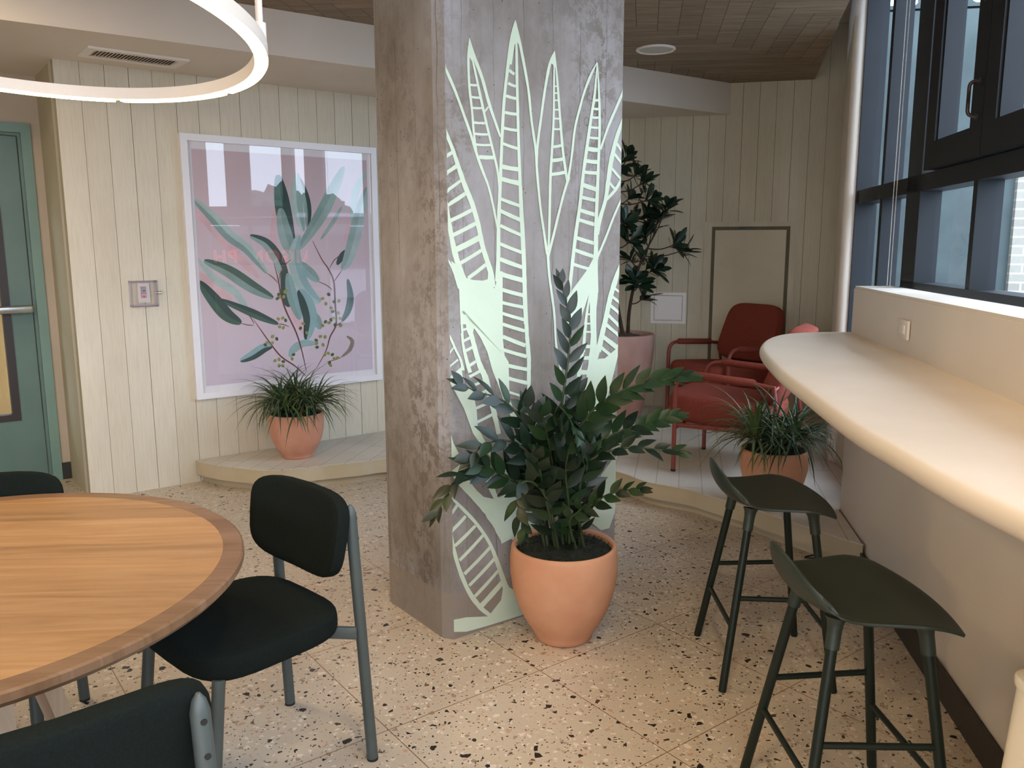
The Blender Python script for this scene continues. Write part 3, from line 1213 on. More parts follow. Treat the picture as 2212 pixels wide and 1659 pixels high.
# the shaft's mesh is laid out in the column's own axes so that board marks follow its faces
inv = (Matrix.Translation(colm.location) @ Matrix.Rotation(R(90 - 53), 4, 'Z')).inverted()
for v in co.data.vertices:
    v.co = inv @ v.co
co.rotation_euler = (0, 0, R(90 - 53))

FA, FB = cp(1.6, CB - 0.0015), cp(2.4, CB - 0.0015)
FN = -bC                                         # out of the painted face
c4 = lambda x, y: (800 + x / 2.3696, y / 2.3696)
cA = lambda x, y: (940 + x / 4.367, 380 + y / 4.367)
cB_ = lambda x, y: (940 + x / 4.367, 640 + y / 4.367)
cC = lambda x, y: (880 + x / 3.95, 780 + y / 3.95)
c5 = lambda x, y: (800 + x / 1.929, 560 + y / 1.929)
mur = MB()
AMIN, AMAX = 1.624, 2.473
lay = [0]


def facept(q):
    p = V(q[0], q[1], FA, FB)
    a = p.dot(dC)
    a = min(max(a, AMIN), AMAX)
    z = min(max(p.z, 0.004), Z_CEIL)
    return cp(a, CB, z)


def stroke(f, pts, w, n=5):
    """painted line through pts (pixels of the crop f); w = width in crop pixels, or one per point"""
    sc = {c4: 2.3696, cA: 4.367, cB_: 4.367, cC: 3.95, c5: 1.929}[f]
    ws = list(w) if isinstance(w, (list, tuple)) else [w] * len(pts)
    P = [Vector((x, y, ww)) for (x, y), ww in zip(pts, ws)]
    if len(P) > 2:
        P = catmull(P, n)
    lay[0] = (lay[0] + 1) % 40
    off = FN * (0.0012 + lay[0] * 0.00004)
    L, Rr = [], []
    rs = random.Random(len(mur.v))
    for i, p in enumerate(P):
        a, c = P[max(i - 1, 0)], P[min(i + 1, len(P) - 1)]
        t = Vector((c.x - a.x, c.y - a.y)).normalized()
        h = p.z / 2 * rs.uniform(0.92, 1.08)
        L.append(facept(f(p.x + t.y * h, p.y - t.x * h)) + off)
        Rr.append(facept(f(p.x - t.y * h, p.y + t.x * h)) + off)
    m = len(P)
    mur.add(L + Rr, [[i, i + m, i + m + 1, i + 1] for i in range(m - 1)])


def fill(f, pts):
    lay[0] = (lay[0] + 1) % 40
    off = FN * (0.0011 + lay[0] * 0.00004)
    mur.add([facept(f(*p)) + off for p in pts], [list(range(len(pts)))])


def rungs(f, rows, w):
    for r in rows:
        x0, y0, x1, y1 = r[:4]
        ww = r[4] if len(r) > 4 else w
        stroke(f, [(x0, y0), ((x0 + x1) / 2, (y0 + y1) / 2 + 2), (x1, y1)], ww, 2)


# far left leaf edges
stroke(c4, [(362, 300), (400, 385), (440, 480), (480, 590), (515, 690), (545, 790), (575, 875), (605, 955), (628, 1050), (640, 1110), (655, 1190)], [5, 15, 13, 13, 13, 14, 13, 11, 11, 10, 8])
# second leaf
stroke(c4, [(508, 196), (502, 290), (506, 430), (520, 560), (530, 680), (545, 790)], [4, 12, 12, 12, 11, 10])
stroke(c4, [(512, 250), (548, 420), (578, 560), (608, 690), (635, 800), (652, 880), (660, 965)], [8, 12, 13, 12, 12, 11, 9])
stroke(c4, [(508, 200), (530, 285), (572, 400), (608, 530), (645, 640), (666, 700)], [4, 16, 16, 15, 13, 10])
fill(c4, [(508, 196), (501, 280), (512, 300), (530, 330), (528, 270)])
rungs(c4, [(503, 432, 546, 436), (514, 495, 562, 500), (518, 551, 574, 553), (524, 626, 588, 630), (532, 684, 602, 688), (541, 740, 616, 742), (556, 803, 632, 806, 20), (578, 578, 604, 546, 9)], 12)
# tall central leaf
stroke(c4, [(742, 104), (722, 200), (700, 370), (684, 520), (674, 700), (668, 850), (662, 1000), (656, 1150), (655, 1300), (650, 1440)], [4, 16, 15, 15, 15, 16, 17, 18, 20, 24])
stroke(c4, [(742, 104), (748, 250), (750, 400), (754, 560), (758, 720), (764, 880), (772, 1040), (780, 1200), (786, 1340), (790, 1500), (796, 1659)], [4, 12, 14, 14, 14, 16, 18, 20, 22, 22, 22])
stroke(c4, [(742, 104), (765, 220), (790, 350), (810, 470), (825, 620), (845, 760), (853, 880), (870, 1060), (890, 1200), (905, 1300)], [4, 14, 13, 12, 12, 12, 12, 11, 12, 14])
fill(c4, [(742, 104), (722, 215), (712, 330), (724, 330), (738, 230), (748, 210), (765, 235)])
rungs(c4, [(710, 358, 738, 380), (704, 425, 744, 442), (694, 490, 748, 505), (688, 575, 752, 585), (680, 655, 756, 668), (674, 733, 758, 762), (670, 852, 764, 868, 22), (668, 915, 768, 938, 22)], 15)
rungs(cA, [(612, 25, 800, 82), (612, 215, 805, 285), (612, 328, 808, 418, 36), (612, 468, 812, 560), (608, 640, 815, 722), (610, 785, 820, 862, 40), (615, 925, 825, 985, 46), (625, 1072, 832, 1128, 36), (628, 1195, 840, 1240), (630, 1296, 843, 1358), (634, 1398, 843, 1462), (636, 1515, 850, 1600, 36)], 32)
rungs(cB_, [(640, 505, 862, 568), (660, 648, 866, 690), (685, 772, 868, 818), (700, 905, 872, 955, 22)], 34)
stroke(cA, [(798, 0), (812, 300), (828, 620), (840, 900), (852, 1200), (866, 1500), (880, 1700)], [30, 38, 42, 36, 34, 36, 38])
stroke(cB_, [(866, 380), (884, 560), (884, 750), (884, 970)], [38, 36, 36, 30])
# broad leaf at the left edge
stroke(c4, [(370, 622), (392, 690), (420, 760), (450, 850), (482, 945), (520, 1040), (552, 1150), (572, 1250), (596, 1330), (618, 1400), (632, 1470)], [6, 18, 18, 22, 24, 26, 24, 24, 26, 26, 20])
stroke(c4, [(374, 960), (384, 1020), (400, 1120), (415, 1210), (432, 1290), (455, 1370), (480, 1440)], [8, 18, 22, 24, 28, 30, 36])
rungs(c4, [(372, 806, 425, 776, 18), (378, 890, 452, 842, 20), (380, 984, 478, 912, 15), (392, 1052, 498, 982, 20), (408, 1130, 520, 1074, 20), (418, 1206, 545, 1140, 20), (430, 1282, 566, 1212, 30), (452, 1352, 582, 1272, 18), (500, 1424, 596, 1350, 18)], 20)
stroke(cA, [(95, 755), (150, 840), (195, 930), (228, 1060)], [5, 22, 40, 30])
# pale body between the leaves
fill(cA, [(150, 800), (225, 860), (245, 935), (300, 965), (360, 982), (450, 988), (495, 975), (500, 900), (540, 960), (548, 1050), (556, 1062), (572, 1030), (585, 900), (636, 900), (636, 1400), (238, 1400), (232, 1100), (205, 980)])
fill(cB_, [(238, 140), (636, 140), (640, 420), (655, 560), (692, 620), (700, 900), (700, 960), (640, 900), (575, 790), (540, 700), (490, 520), (430, 395), (366, 300), (340, 420), (300, 330), (264, 130)])
fill(cC, [(700, -60), (860, 90), (868, 320), (965, 545), (940, 560), (850, 420), (770, 190)])
# narrow laddered leaf under it
stroke(cA, [(236, 1060), (244, 1300), (258, 1500), (270, 1659)], [20, 20, 18, 20])
stroke(cB_, [(250, 350), (268, 480), (300, 620), (330, 720)], [20, 26, 34, 40])
stroke(cB_, [(300, 200), (340, 360), (375, 500), (420, 650), (470, 760), (520, 950), (560, 1120), (600, 1300)], [20, 40, 46, 50, 56, 56, 50, 40])
rungs(cB_, [(250, 200, 300, 178, 20), (252, 320, 330, 292, 22), (262, 425, 352, 375, 26), (275, 520, 380, 462, 26), (300, 668, 402, 600, 28), (320, 760, 430, 700, 28), (340, 850, 470, 790, 26), (360, 950, 500, 880, 26), (375, 1060, 530, 990, 26), (390, 1190, 545, 1110, 26)], 26)
# left edge cluster
stroke(cB_, [(114, 328), (160, 430), (200, 520), (240, 600), (262, 700)], [8, 22, 20, 22, 30])
rungs(cB_, [(114, 560, 176, 478, 14), (118, 672, 216, 596, 16), (122, 785, 250, 675, 20)], 16)
fill(cC, [(345, 195), (352, 150), (460, 60), (480, 190), (560, 260), (590, 420), (600, 560), (700, 760), (900, 1000), (860, 1010), (660, 760), (560, 620), (480, 400), (380, 215)])
fill(cC, [(345, 632), (392, 700), (438, 788), (420, 800), (350, 840)])
# lower stems and pale root mass
stroke(c5, [(350, 870), (405, 950), (470, 1020), (530, 1090), (575, 1170)], [50, 44, 42, 60, 60])
fill(c5, [(450, 985), (520, 1000), (600, 960), (650, 900), (660, 1010), (700, 1060), (700, 1150), (590, 1170), (540, 1110), (480, 1040)])
stroke(c5, [(480, 870), (500, 940), (530, 1010)], [28, 24, 20])
# oval laddered leaf at the foot
stroke(c5, [(332, 988), (325, 1050), (336, 1150), (364, 1270), (408, 1380), (458, 1450), (500, 1485)], [6, 10, 14, 16, 18, 20, 14])
stroke(c5, [(332, 988), (385, 1040), (445, 1105), (498, 1185), (535, 1280), (565, 1370)], [6, 14, 14, 15, 18, 26])
rungs(c5, [(330, 1070, 362, 1025), (336, 1135, 398, 1070), (352, 1195, 438, 1110), (372, 1255, 470, 1150), (392, 1312, 500, 1200), (412, 1360, 520, 1245), (436, 1405, 535, 1295), (462, 1445, 555, 1340, 20)], 13)
fill(c5, [(345, 1503), (400, 1492), (492, 1488), (545, 1420), (552, 1375), (575, 1365), (640, 1400), (640, 1480), (560, 1505), (480, 1530), (400, 1552), (340, 1556)])
# right-hand leaves
stroke(c4, [(943, 262), (918, 330), (895, 450), (874, 600), (856, 740), (850, 850)], [4, 14, 13, 12, 12, 12])
stroke(c4, [(943, 262), (940, 420), (938, 600), (930, 760), (922, 900), (918, 1080), (912, 1280)], [4, 10, 11, 13, 14, 13, 10])
stroke(c4, [(943, 262), (958, 430), (972, 620), (984, 760), (1000, 880), (1010, 935)], [4, 11, 12, 13, 13, 12])
fill(c4, [(943, 262), (925, 325), (934, 330), (939, 345), (950, 345)])
rungs(c4, [(940, 440, 958, 440, 8), (940, 475, 962, 475, 8), (940, 512, 966, 512, 8), (938, 560, 970, 560, 9), (938, 606, 974, 606, 9), (936, 660, 978, 660, 10), (932, 752, 984, 742, 14), (926, 822, 994, 812, 18), (922, 893, 1004, 880, 16)], 10)
stroke(c4, [(1016, 905), (990, 990), (962, 1100), (938, 1200), (910, 1310)], [14, 12, 12, 12, 14])
stroke(c4, [(1160, 320), (1130, 380), (1095, 470), (1070, 560), (1046, 660), (1030, 800), (1012, 915)], [4, 12, 11, 11, 11, 11, 12])
stroke(c4, [(908, 1290), (914, 1400), (930, 1520), (942, 1620), (950, 1760), (975, 1900)], [14, 12, 12, 11, 10, 10])
stroke(c4, [(1161, 320), (1148, 480), (1130, 600), (1110, 740), (1088, 900), (1072, 1050), (1048, 1220), (1030, 1380), (1018, 1500), (1010, 1659)], [4, 12, 14, 16, 17, 18, 18, 18, 18, 20])
stroke(c4, [(1161, 320), (1170, 480), (1173, 640), (1168, 800), (1162, 960), (1156, 1110), (1154, 1240), (1154, 1330)], [4, 11, 13, 14, 16, 18, 22, 24])
rungs(c4, [(1146, 512, 1168, 512), (1138, 555, 1170, 558), (1130, 600, 1170, 602), (1122, 650, 1172, 654), (1114, 702, 1170, 708), (1106, 760, 1168, 768, 22), (1098, 822, 1166, 830, 20), (1090, 880, 1164, 886, 18)], 12)
rungs(cA, [(1375, 78, 1520, 128, 42), (1368, 198, 1515, 232, 32), (1355, 318, 1510, 366, 34), (1342, 408, 1505, 458, 34), (1310, 575, 1500, 636), (1295, 690, 1500, 762), (1290, 828, 1460, 880, 30)], 34)
fill(cA, [(1440, 878), (1500, 760), (1535, 745), (1535, 900), (1540, 1100), (1465, 1076), (1380, 1330), (1330, 1420), (1290, 1400), (1265, 1200), (1290, 1080)])
stroke(cA, [(1500, 1060), (1490, 1300), (1500, 1659)], [80, 60, 56])
stroke(cA, [(1466, 1076), (1430, 1300), (1410, 1500), (1400, 1659)], [12, 24, 28, 30])
rungs(cA, [(1440, 1305, 1490, 1300, 16), (1430, 1392, 1485, 1392, 16), (1425, 1470, 1480, 1470, 18), (1410, 1610, 1480, 1612, 26)], 16)
stroke(cB_, [(1400, 480), (1375, 620), (1352, 760), (1335, 900)], [30, 34, 34, 34])
rungs(cB_, [(1400, 470, 1470, 470, 26), (1385, 580, 1470, 580, 34), (1372, 716, 1470, 716, 44), (1360, 850, 1470, 850, 50)], 30)
stroke(cB_, [(1495, 300), (1485, 520), (1480, 700), (1470, 900)], [50, 60, 90, 110])
# far right leaves
stroke(c4, [(1300, 455), (1255, 560), (1215, 655), (1178, 765)], [12, 13, 12, 10])
stroke(c4, [(1296, 600), (1262, 700), (1235, 810), (1218, 920), (1204, 1020), (1175, 1120), (1160, 1200)], [12, 20, 22, 22, 20, 20, 22])
stroke(c4, [(1292, 905), (1255, 970), (1208, 1022)], [14, 16, 14])
rungs(c4, [(1262, 735, 1290, 778), (1248, 786, 1290, 838), (1236, 862, 1284, 918), (1220, 930, 1256, 972)], 13)
stroke(c4, [(1290, 1008), (1245, 1110), (1205, 1215), (1160, 1320)], [10, 11, 11, 12])
stroke(cA, [(1748, 830), (1700, 980), (1650, 1150), (1610, 1340), (1572, 1500), (1540, 1659)], [20, 46, 44, 44, 46, 50])
stroke(cB_, [(1575, 360), (1545, 470), (1515, 580), (1495, 650)], [46, 44, 40, 30])
rungs(cA, [(1690, 1060, 1748, 1100, 22), (1672, 1140, 1748, 1200, 26), (1650, 1220, 1745, 1300, 28), (1630, 1310, 1742, 1420, 30), (1610, 1400, 1740, 1510, 30), (1582, 1520, 1732, 1640, 32)], 28)
rungs(cB_, [(1575, 372, 1722, 478, 32), (1550, 470, 1660, 560, 30)], 30)
fill(cB_, [(1495, 640), (1540, 590), (1600, 585), (1700, 500), (1738, 440), (1738, 560), (1690, 700), (1645, 880), (1600, 1010), (1540, 1100), (1480, 1180), (1440, 1150), (1470, 1000), (1480, 800)])
stroke(c5, [(1038, 552), (1000, 620), (965, 690), (935, 760)], [10, 11, 10, 8])
fill(c5, [(1005, 838), (1036, 820), (1036, 1050), (995, 1120), (960, 1130), (905, 1085), (905, 1060), (940, 970), (960, 900)])
mur.cur = 0
mo = mur.build('mural', MT['mural'], colm)
mo['label'] = 'pale mint painted snake plant leaves'

# ================================================================== WALL THINGS
PLA, PLB = CORNER_L + nL * 0.028, CORNER_L + nL * 0.028 + dL


def lp(s, n=0.0, z=0.0):                          # on the long board wall
    p = CORNER_L + dL * s + nL * n
    return Vector((p.x, p.y, z))


# framed botanical print
S0, S1, Z0, Z1 = 0.196 + 0.451, 1.528 + 0.451, 0.541, 2.182
art = thing('framed_print', lp((S0 + S1) / 2, 0, Z0), 'large white-framed print of eucalyptus leaves on pink, hung on the board wall', 'picture')
b = MB()
fwid = 0.042
for (s0, s1, z0, z1) in ((S0, S0 + fwid, Z0, Z1), (S1 - fwid, S1, Z0, Z1), (S0 + fwid, S1 - fwid, Z0, Z0 + fwid), (S0 + fwid, S1 - fwid, Z1 - fwid, Z1)):
    pbox(b, lp, s0, s1, 0.001, 0.042, z0, z1)
b.build('frame', MT['frame_white'], art)
b = MB()
pbox(b, lp, S0 + fwid, S1 - fwid, 0.004, 0.020, Z0 + fwid, Z1 - fwid)
b.build('mat_board', MT['mat_white'], art)
tl, br = V(413, 321, lp(0, 0.022), lp(1, 0.022)), V(445, 834, lp(0, 0.022), lp(1, 0.022))
sA = (tl - CORNER_L).dot(dL)
sB = S1 - (sA - S0) + 0.0
zA, zB = br.z, tl.z
mp = M('print_paper', 'BFA9AC', 0.9, spec=0.1)
vv = mp.coord(kind='Generated')
sv = mp.sep(vv)
mp.color(mp.mix(mp.noise(vv, 2.5, 3), mp.ramp(sv[2], [(0.0, 'CFC8D4'), (0.45, 'D2C4CA'), (1.0, 'C9B6B8')]), 'CCB6BC'))
b = MB()
pbox(b, lp, sA, sB, 0.0195, 0.022, zA, zB)
artcols = {'pale': 'A3B5B0', 'mid': '7F9690', 'dark': '3A4E4B', 'grey': '8FA29C', 'teal': '87A5A6', 'brown': '857A72', 'mott': '4A6258',
           'stem': '6E4444', 'bud': '8A8A54', 'buddark': '4E5A40', 'blush': 'CAA8AC'}
keys = list(artcols)
amats = [mp.m] + [mottled('print_' + k, artcols[k], artcols[k], 8, 0.9, 0) for k in keys]
for mm, k in zip(amats[1:], keys):
    r_ = mm.node_tree.nodes['Color Ramp'].color_ramp
    c = lin(artcols[k])
    r_.elements[1].color = tuple(min(1, x * 1.2) for x in c[:3]) + (1,)
alay = [0]


def aleaf(pts, w, col, tip=(0.15, 0.1), up=None):
    alay[0] += 1
    P = catmull([(x, y, 0) for x, y in pts], 6)
    n = len(P)
    off = 0.0222 + alay[0] * 0.00003
    L, Rr, C = [], [], []
    for i, p in enumerate(P):
        a, c = P[max(i - 1, 0)], P[min(i + 1, n - 1)]
        t = (c - a).normalized()
        u = i / (n - 1)
        h = w / 2 * (math.sin(math.pi * min(1, max(0, u * 0.94 + 0.03))) ** 0.62)
        for arr, sg in ((L, 1), (Rr, -1), (C, 0)):
            arr.append(V(p.x + t.y * h * sg, p.y - t.x * h * sg, lp(0, off), lp(1, off)))
    lim = []
    for q in L + C + Rr:
        s = min(max((q - CORNER_L).dot(dL), sA), sB)
        lim.append(lp(s, off, min(max(q.z, zA), zB)))
    ci = keys.index(col) + 1
    b.add(lim, [[i, i + n, i + n + 1, i + 1] for i in range(n - 1)], False, ci)
    b.add(lim, [[i + n, i + 2 * n, i + 2 * n + 1, i + 1 + n] for i in range(n - 1)], False, ci if up is None else keys.index(up) + 1)


# rose shadows printed beside the leaves
for pts, w in (([(420, 455), (470, 505), (520, 560), (560, 600)], 20), ([(600, 430), (592, 480), (590, 520), (600, 570)], 14), ([(765, 390), (758, 430), (755, 480), (740, 530)], 12),
               ([(425, 590), (450, 620), (500, 650)], 34), ([(618, 620), (636, 680), (655, 720)], 16)):
    aleaf(pts, w, 'blush')
LV = [([(416, 428), (457, 467), (495, 508), (534, 538), (577, 590)], 25, 'pale', 'mid'), ([(540, 509), (574, 525), (598, 556), (613, 592), (622, 625)], 25, 'dark', 'grey'),
      ([(600, 378), (606, 415), (612, 454), (622, 500), (634, 540)], 34, 'dark', 'mott'), ([(606, 450), (612, 490), (624, 530), (636, 550)], 30, 'mid', 'grey'),
      ([(648, 386), (660, 425), (665, 460), (664, 492)], 17, 'dark', 'mid'),
      ([(642, 374), (640, 415), (643, 454), (655, 500)], 26, 'mid', 'pale'), ([(743, 360), (722, 405), (700, 452), (675, 494), (646, 538)], 28, 'grey', 'mid'),
      ([(739, 446), (717, 483), (693, 517)], 9, 'grey', None), ([(792, 372), (771, 403), (764, 440), (760, 485)], 17, 'pale', None), ([(752, 540), (740, 552), (728, 572)], 14, 'dark', None),
      ([(793, 405), (779, 454), (766, 511), (752, 560), (739, 583)], 27, 'pale', 'grey'),
      ([(612, 585), (618, 615), (624, 650), (628, 662)], 26, 'dark', None), ([(648, 566), (662, 582), (676, 596), (688, 608)], 22, 'mid', 'teal'),
      ([(646, 508), (637, 540), (639, 575), (653, 614), (674, 640), (692, 653)], 30, 'teal', 'pale'),
      ([(622, 590), (628, 625), (638, 660), (648, 690)], 24, 'teal', 'mid'), ([(670, 672), (683, 690), (692, 711)], 20, 'mid', 'teal'), ([(646, 626), (660, 650), (670, 690), (662, 734)], 32, 'teal', 'dark'),
      ([(751, 603), (757, 640), (752, 670), (739, 694)], 15, 'dark', 'mott'), ([(626, 771), (634, 755), (655, 742), (683, 742)], 17, 'teal', 'grey'), ([(749, 726), (761, 737), (755, 756), (738, 771)], 9, 'brown', None),
      ([(441, 563), (493, 586), (545, 620), (590, 644)], 28, 'mott', 'mid'), ([(426, 558), (465, 603), (512, 635), (539, 682)], 17, 'pale', None), ([(473, 646), (531, 670), (565, 685), (601, 700)], 18, 'dark', 'mott'),
      ([(430, 608), (460, 645), (490, 680), (521, 698)], 30, 'dark', 'mott'), ([(519, 780), (545, 768), (570, 752), (588, 748)], 21, 'teal', 'dark')]
for pts, w, c, u in LV:
    aleaf(pts, w, c, up=u)
for pts, w in (([(592, 570), (600, 600), (608, 640), (618, 672), (640, 719), (653, 762), (662, 803)], 3.6), ([(675, 520), (695, 560), (710, 582), (721, 609), (724, 657), (726, 700), (713, 728), (704, 758), (684, 795)], 3.6),
               ([(547, 689), (577, 732), (606, 769), (639, 792), (668, 820)], 3.2), ([(519, 698), (535, 702), (549, 703)], 2), ([(687, 608), (705, 616), (719, 627)], 2), ([(739, 583), (730, 596), (721, 609)], 2),
               ([(577, 590), (590, 600), (601, 612)], 2), ([(601, 700), (612, 701), (625, 706)], 2), ([(738, 694), (733, 700), (726, 703)], 2), ([(538, 682), (543, 688), (549, 700)], 2), ([(739, 771), (728, 776), (704, 782)], 1.6), ([(588, 748), (593, 752)], 1.6), ([(712, 580), (722, 562), (740, 548)], 2), ([(603, 608), (606, 590), (618, 570), (630, 560)], 2)):
    aleaf(pts, w, 'stem')
BUDS = [(607, 628), (613, 641), (603, 642), (599, 645), (615, 631), (618, 628), (602, 636), (601, 689), (611, 687), (617, 692), (604, 706), (612, 708), (710, 636), (697, 645), (704, 656), (722, 652), (732, 650), (716, 665), (719, 673), (731, 676),
        (720, 687), (703, 695), (697, 703), (711, 697), (724, 702), (735, 688), (736, 703), (715, 691), (692, 727), (702, 728), (683, 735), (684, 742), (698, 745), (685, 750), (702, 766), (709, 763), (718, 766), (722, 775), (729, 773), (712, 784), (714, 789), (589, 727), (598, 732),
        (577, 740), (588, 741), (573, 745), (594, 779), (603, 776), (612, 781), (603, 790), (611, 790), (634, 766), (631, 775), (655, 699), (649, 709), (663, 719)]
for i, (x, y) in enumerate(BUDS):
    a = i * 1.9
    aleaf([(x - 4 * math.cos(a), y - 4 * math.sin(a)), (x, y), (x + 4 * math.cos(a), y + 4 * math.sin(a))], 6.5, 'bud' if i % 3 else 'buddark')
pr = b.build('print', amats, art)
b = MB()
b.add([lp(S0 + fwid, 0.030, Z0 + fwid), lp(S1 - fwid, 0.030, Z0 + fwid), lp(S1 - fwid, 0.030, Z1 - fwid), lp(S0 + fwid, 0.030, Z1 - fwid)], [[0, 1, 2, 3]])
b.build('glass', MT['picture_glass'], art)


# thermostat under a clear locked cover
def lw(px, py, n=0.0):
    p = V(px, py, lp(0, n), lp(1, n))
    return (p - CORNER_L).dot(dL), p.z


sx0, sz1 = lw(281, 607, 0.03)
sx1, sz0 = lw(342, 661, 0.03)
ts = thing('thermostat', lp((sx0 + sx1) / 2, 0, sz0), 'small white wall thermostat under a clear plastic lock box, beside the big print', 'thermostat')
ps0, pz1 = lw(296, 612, 0.01)
ps1, pz0 = lw(325, 653, 0.01)
b = MB()
pbox(b, lp, ps0, ps1, 0.0, 0.012, pz0, pz1)
b.build('wall_plate', MT['white_metal'], ts)
k0, kz1 = lw(304, 619, 0.02)
k1, kz0 = lw(317, 643, 0.02)
b = MB()
pbox(b, lp, k0, k1, 0.012, 0.019, kz0, kz1)
b.build('control', M('grey_plastic', 'A8A6AE', 0.5).m, ts)
b = MB()
kc, kw = (k0 + k1) / 2, k1 - k0
for a in range(12):
    a0, a1 = R(180 * a / 12), R(180 * (a + 1) / 12)
    zc = kz0 + kw * 0.35
    q = [lp(kc + math.cos(t) * r, 0.0194, zc + math.sin(t) * r) for t, r in ((a0, kw * 0.26), (a0, kw * 0.42), (a1, kw * 0.42), (a1, kw * 0.26))]
    b.add(q, [[0, 1, 2, 3]])
b.build('red_indicator', emit('red_light', 'FF6058', 2.0), ts)
b = MB()
pbox(b, lp, kc - kw * 0.12, kc + kw * 0.3, 0.019, 0.0196, (kz0 + kz1) / 2 + 0.006, (kz0 + kz1) / 2 + 0.010)
b.build('mark', MT['rubber'], ts)
b = MB()
pbox(b, lp, kc - 0.002, kc + 0.003, 0.019, 0.0196, kz0 + 0.002, kz0 + 0.007)
b.build('mark', MT['rubber'], ts)
b = MB()
th = 0.004
d_ = 0.055
pbox(b, lp, sx0, sx1, d_ - th, d_, sz0, sz1)
pbox(b, lp, sx0, sx0 + th, 0, d_ - th, sz0, sz1)
pbox(b, lp, sx1 - th, sx1, 0, d_ - th, sz0, sz1)
pbox(b, lp, sx0 + th, sx1 - th, 0, d_ - th, sz0, sz0 + th)
pbox(b, lp, sx0 + th, sx1 - th, 0, d_ - th, sz1 - th, sz1)
b.build('cover', MT['clear_plastic'], ts)
b = MB()
for (z0, z1) in ((sz0, sz0 + 0.012), (sz1 - 0.012, sz1)):
    pbox(b, lp, sx0 - 0.004, sx1 + 0.004, 0, 0.006, z0, z1)
for (a0, a1) in ((sx0 - 0.004, sx0 + 0.010), (sx1 - 0.010, sx1 + 0.004)):
    pbox(b, lp, a0, a1, 0, 0.006, sz0, sz1)
b.build('cover_rim', M('smoky_plastic', 'B9B2B4', 0.3).m, ts)
b = MB()
kzc = (sz0 + sz1) / 2 + 0.004
b.tube([lp(sx1 - 0.012, 0.035, kzc), lp(sx1 + 0.012, 0.04, kzc)], 0.008, 12)
b.tube([lp(sx1 + 0.012, 0.04, kzc), lp(sx1 + 0.018, 0.041, kzc)], 0.0105, 12)
b.build('lock', MT['chrome'], ts)

# air vent in the bulkhead
vq = [G(160, 122, Z_SOFFIT), G(190, 98, Z_SOFFIT), G(410, 128, Z_SOFFIT)]
vx = (vq[2] - vq[1]).normalized()
vy = Vector((-vx.y, vx.x, 0))
vl, vwid = (vq[2] - vq[1]).length, 0.25
vo = vq[1] + vx * 0.0
vent = thing('ceiling_vent', vo + vx * vl / 2 + vy * vwid / 2, 'long white slatted air vent in the dropped ceiling edge over the boards', 'vent')


def vp(x, y, z):
    return vo + vx * x + vy * y + Vector((0, 0, z))


def vbox(b, x0, x1, y0, y1, z0, z1):
    b.prism([(p.x, p.y) for p in (vp(x0, y0, 0), vp(x1, y0, 0), vp(x1, y1, 0), vp(x0, y1, 0))], Z_SOFFIT + z0, Z_SOFFIT + z1)


b = MB()
e = 0.045
for a in ((0, vl, 0, e), (0, vl, vwid - e, vwid), (0, e, e, vwid - e), (vl - e, vl, e, vwid - e)):
    vbox(b, *a, -0.012, -0.0005)
b.build('frame', MT['white_metal'], vent)
b = MB()
vbox(b, e, vl - e, e, vwid - e, -0.003, -0.0008)
b.build('recess', MT['vent_dark'], vent)
ns_ = 24
for i in range(ns_):
    x = e + (vl - 2 * e) * (i + 0.5) / ns_
    b = MB()
    pts = [vp(x - 0.005, e, -0.010), vp(x + 0.006, e, -0.004), vp(x + 0.006, vwid - e, -0.004), vp(x - 0.005, vwid - e, -0.010)]
    b.add(pts + [p + Vector((0, 0, -0.0015)) for p in pts], [[0, 1, 2, 3], [7, 6, 5, 4], [0, 4, 5, 1], [1, 5, 6, 2], [2, 6, 7, 3], [3, 7, 4, 0]])
    b.build('slat', MT['white_metal'], vent)

# round flush ceiling light, unlit, on the boards
dc = Vector((0.946, 5.70, Z_CEIL))
dl_ = thing('ceiling_downlight', dc, 'round off-white flush disc in the wooden ceiling, near the board wall', 'downlight')
b = MB()
b.lathe([(0.128, 0.0), (0.13, -0.006), (0.122, -0.012), (0.112, -0.012), (0.110, -0.005)], dc, 48)
b.build('rim', MT['white_metal'], dl_)
b = MB()
b.disc(dc + Vector((0, 0, -0.006)), 0.111, 48, False)
b.build('light_lens', M('off_white_lens', 'C9C4BC', 0.7).m, dl_)

# ring pendant
RC, RR = Vector((-1.325, 2.02, 2.028)), 0.70
ring = thing('ring_pendant', RC, 'white ring pendant lamp with glowing warm strips, hung above the round table', 'lamp')


def rpt(t, r, dz):
    c, s = math.cos(t), math.sin(t)
    z = -0.065 * c * 0.7 - 0.0895 * s * 0.7
    return RC + Vector((r * c, r * s, z + dz))


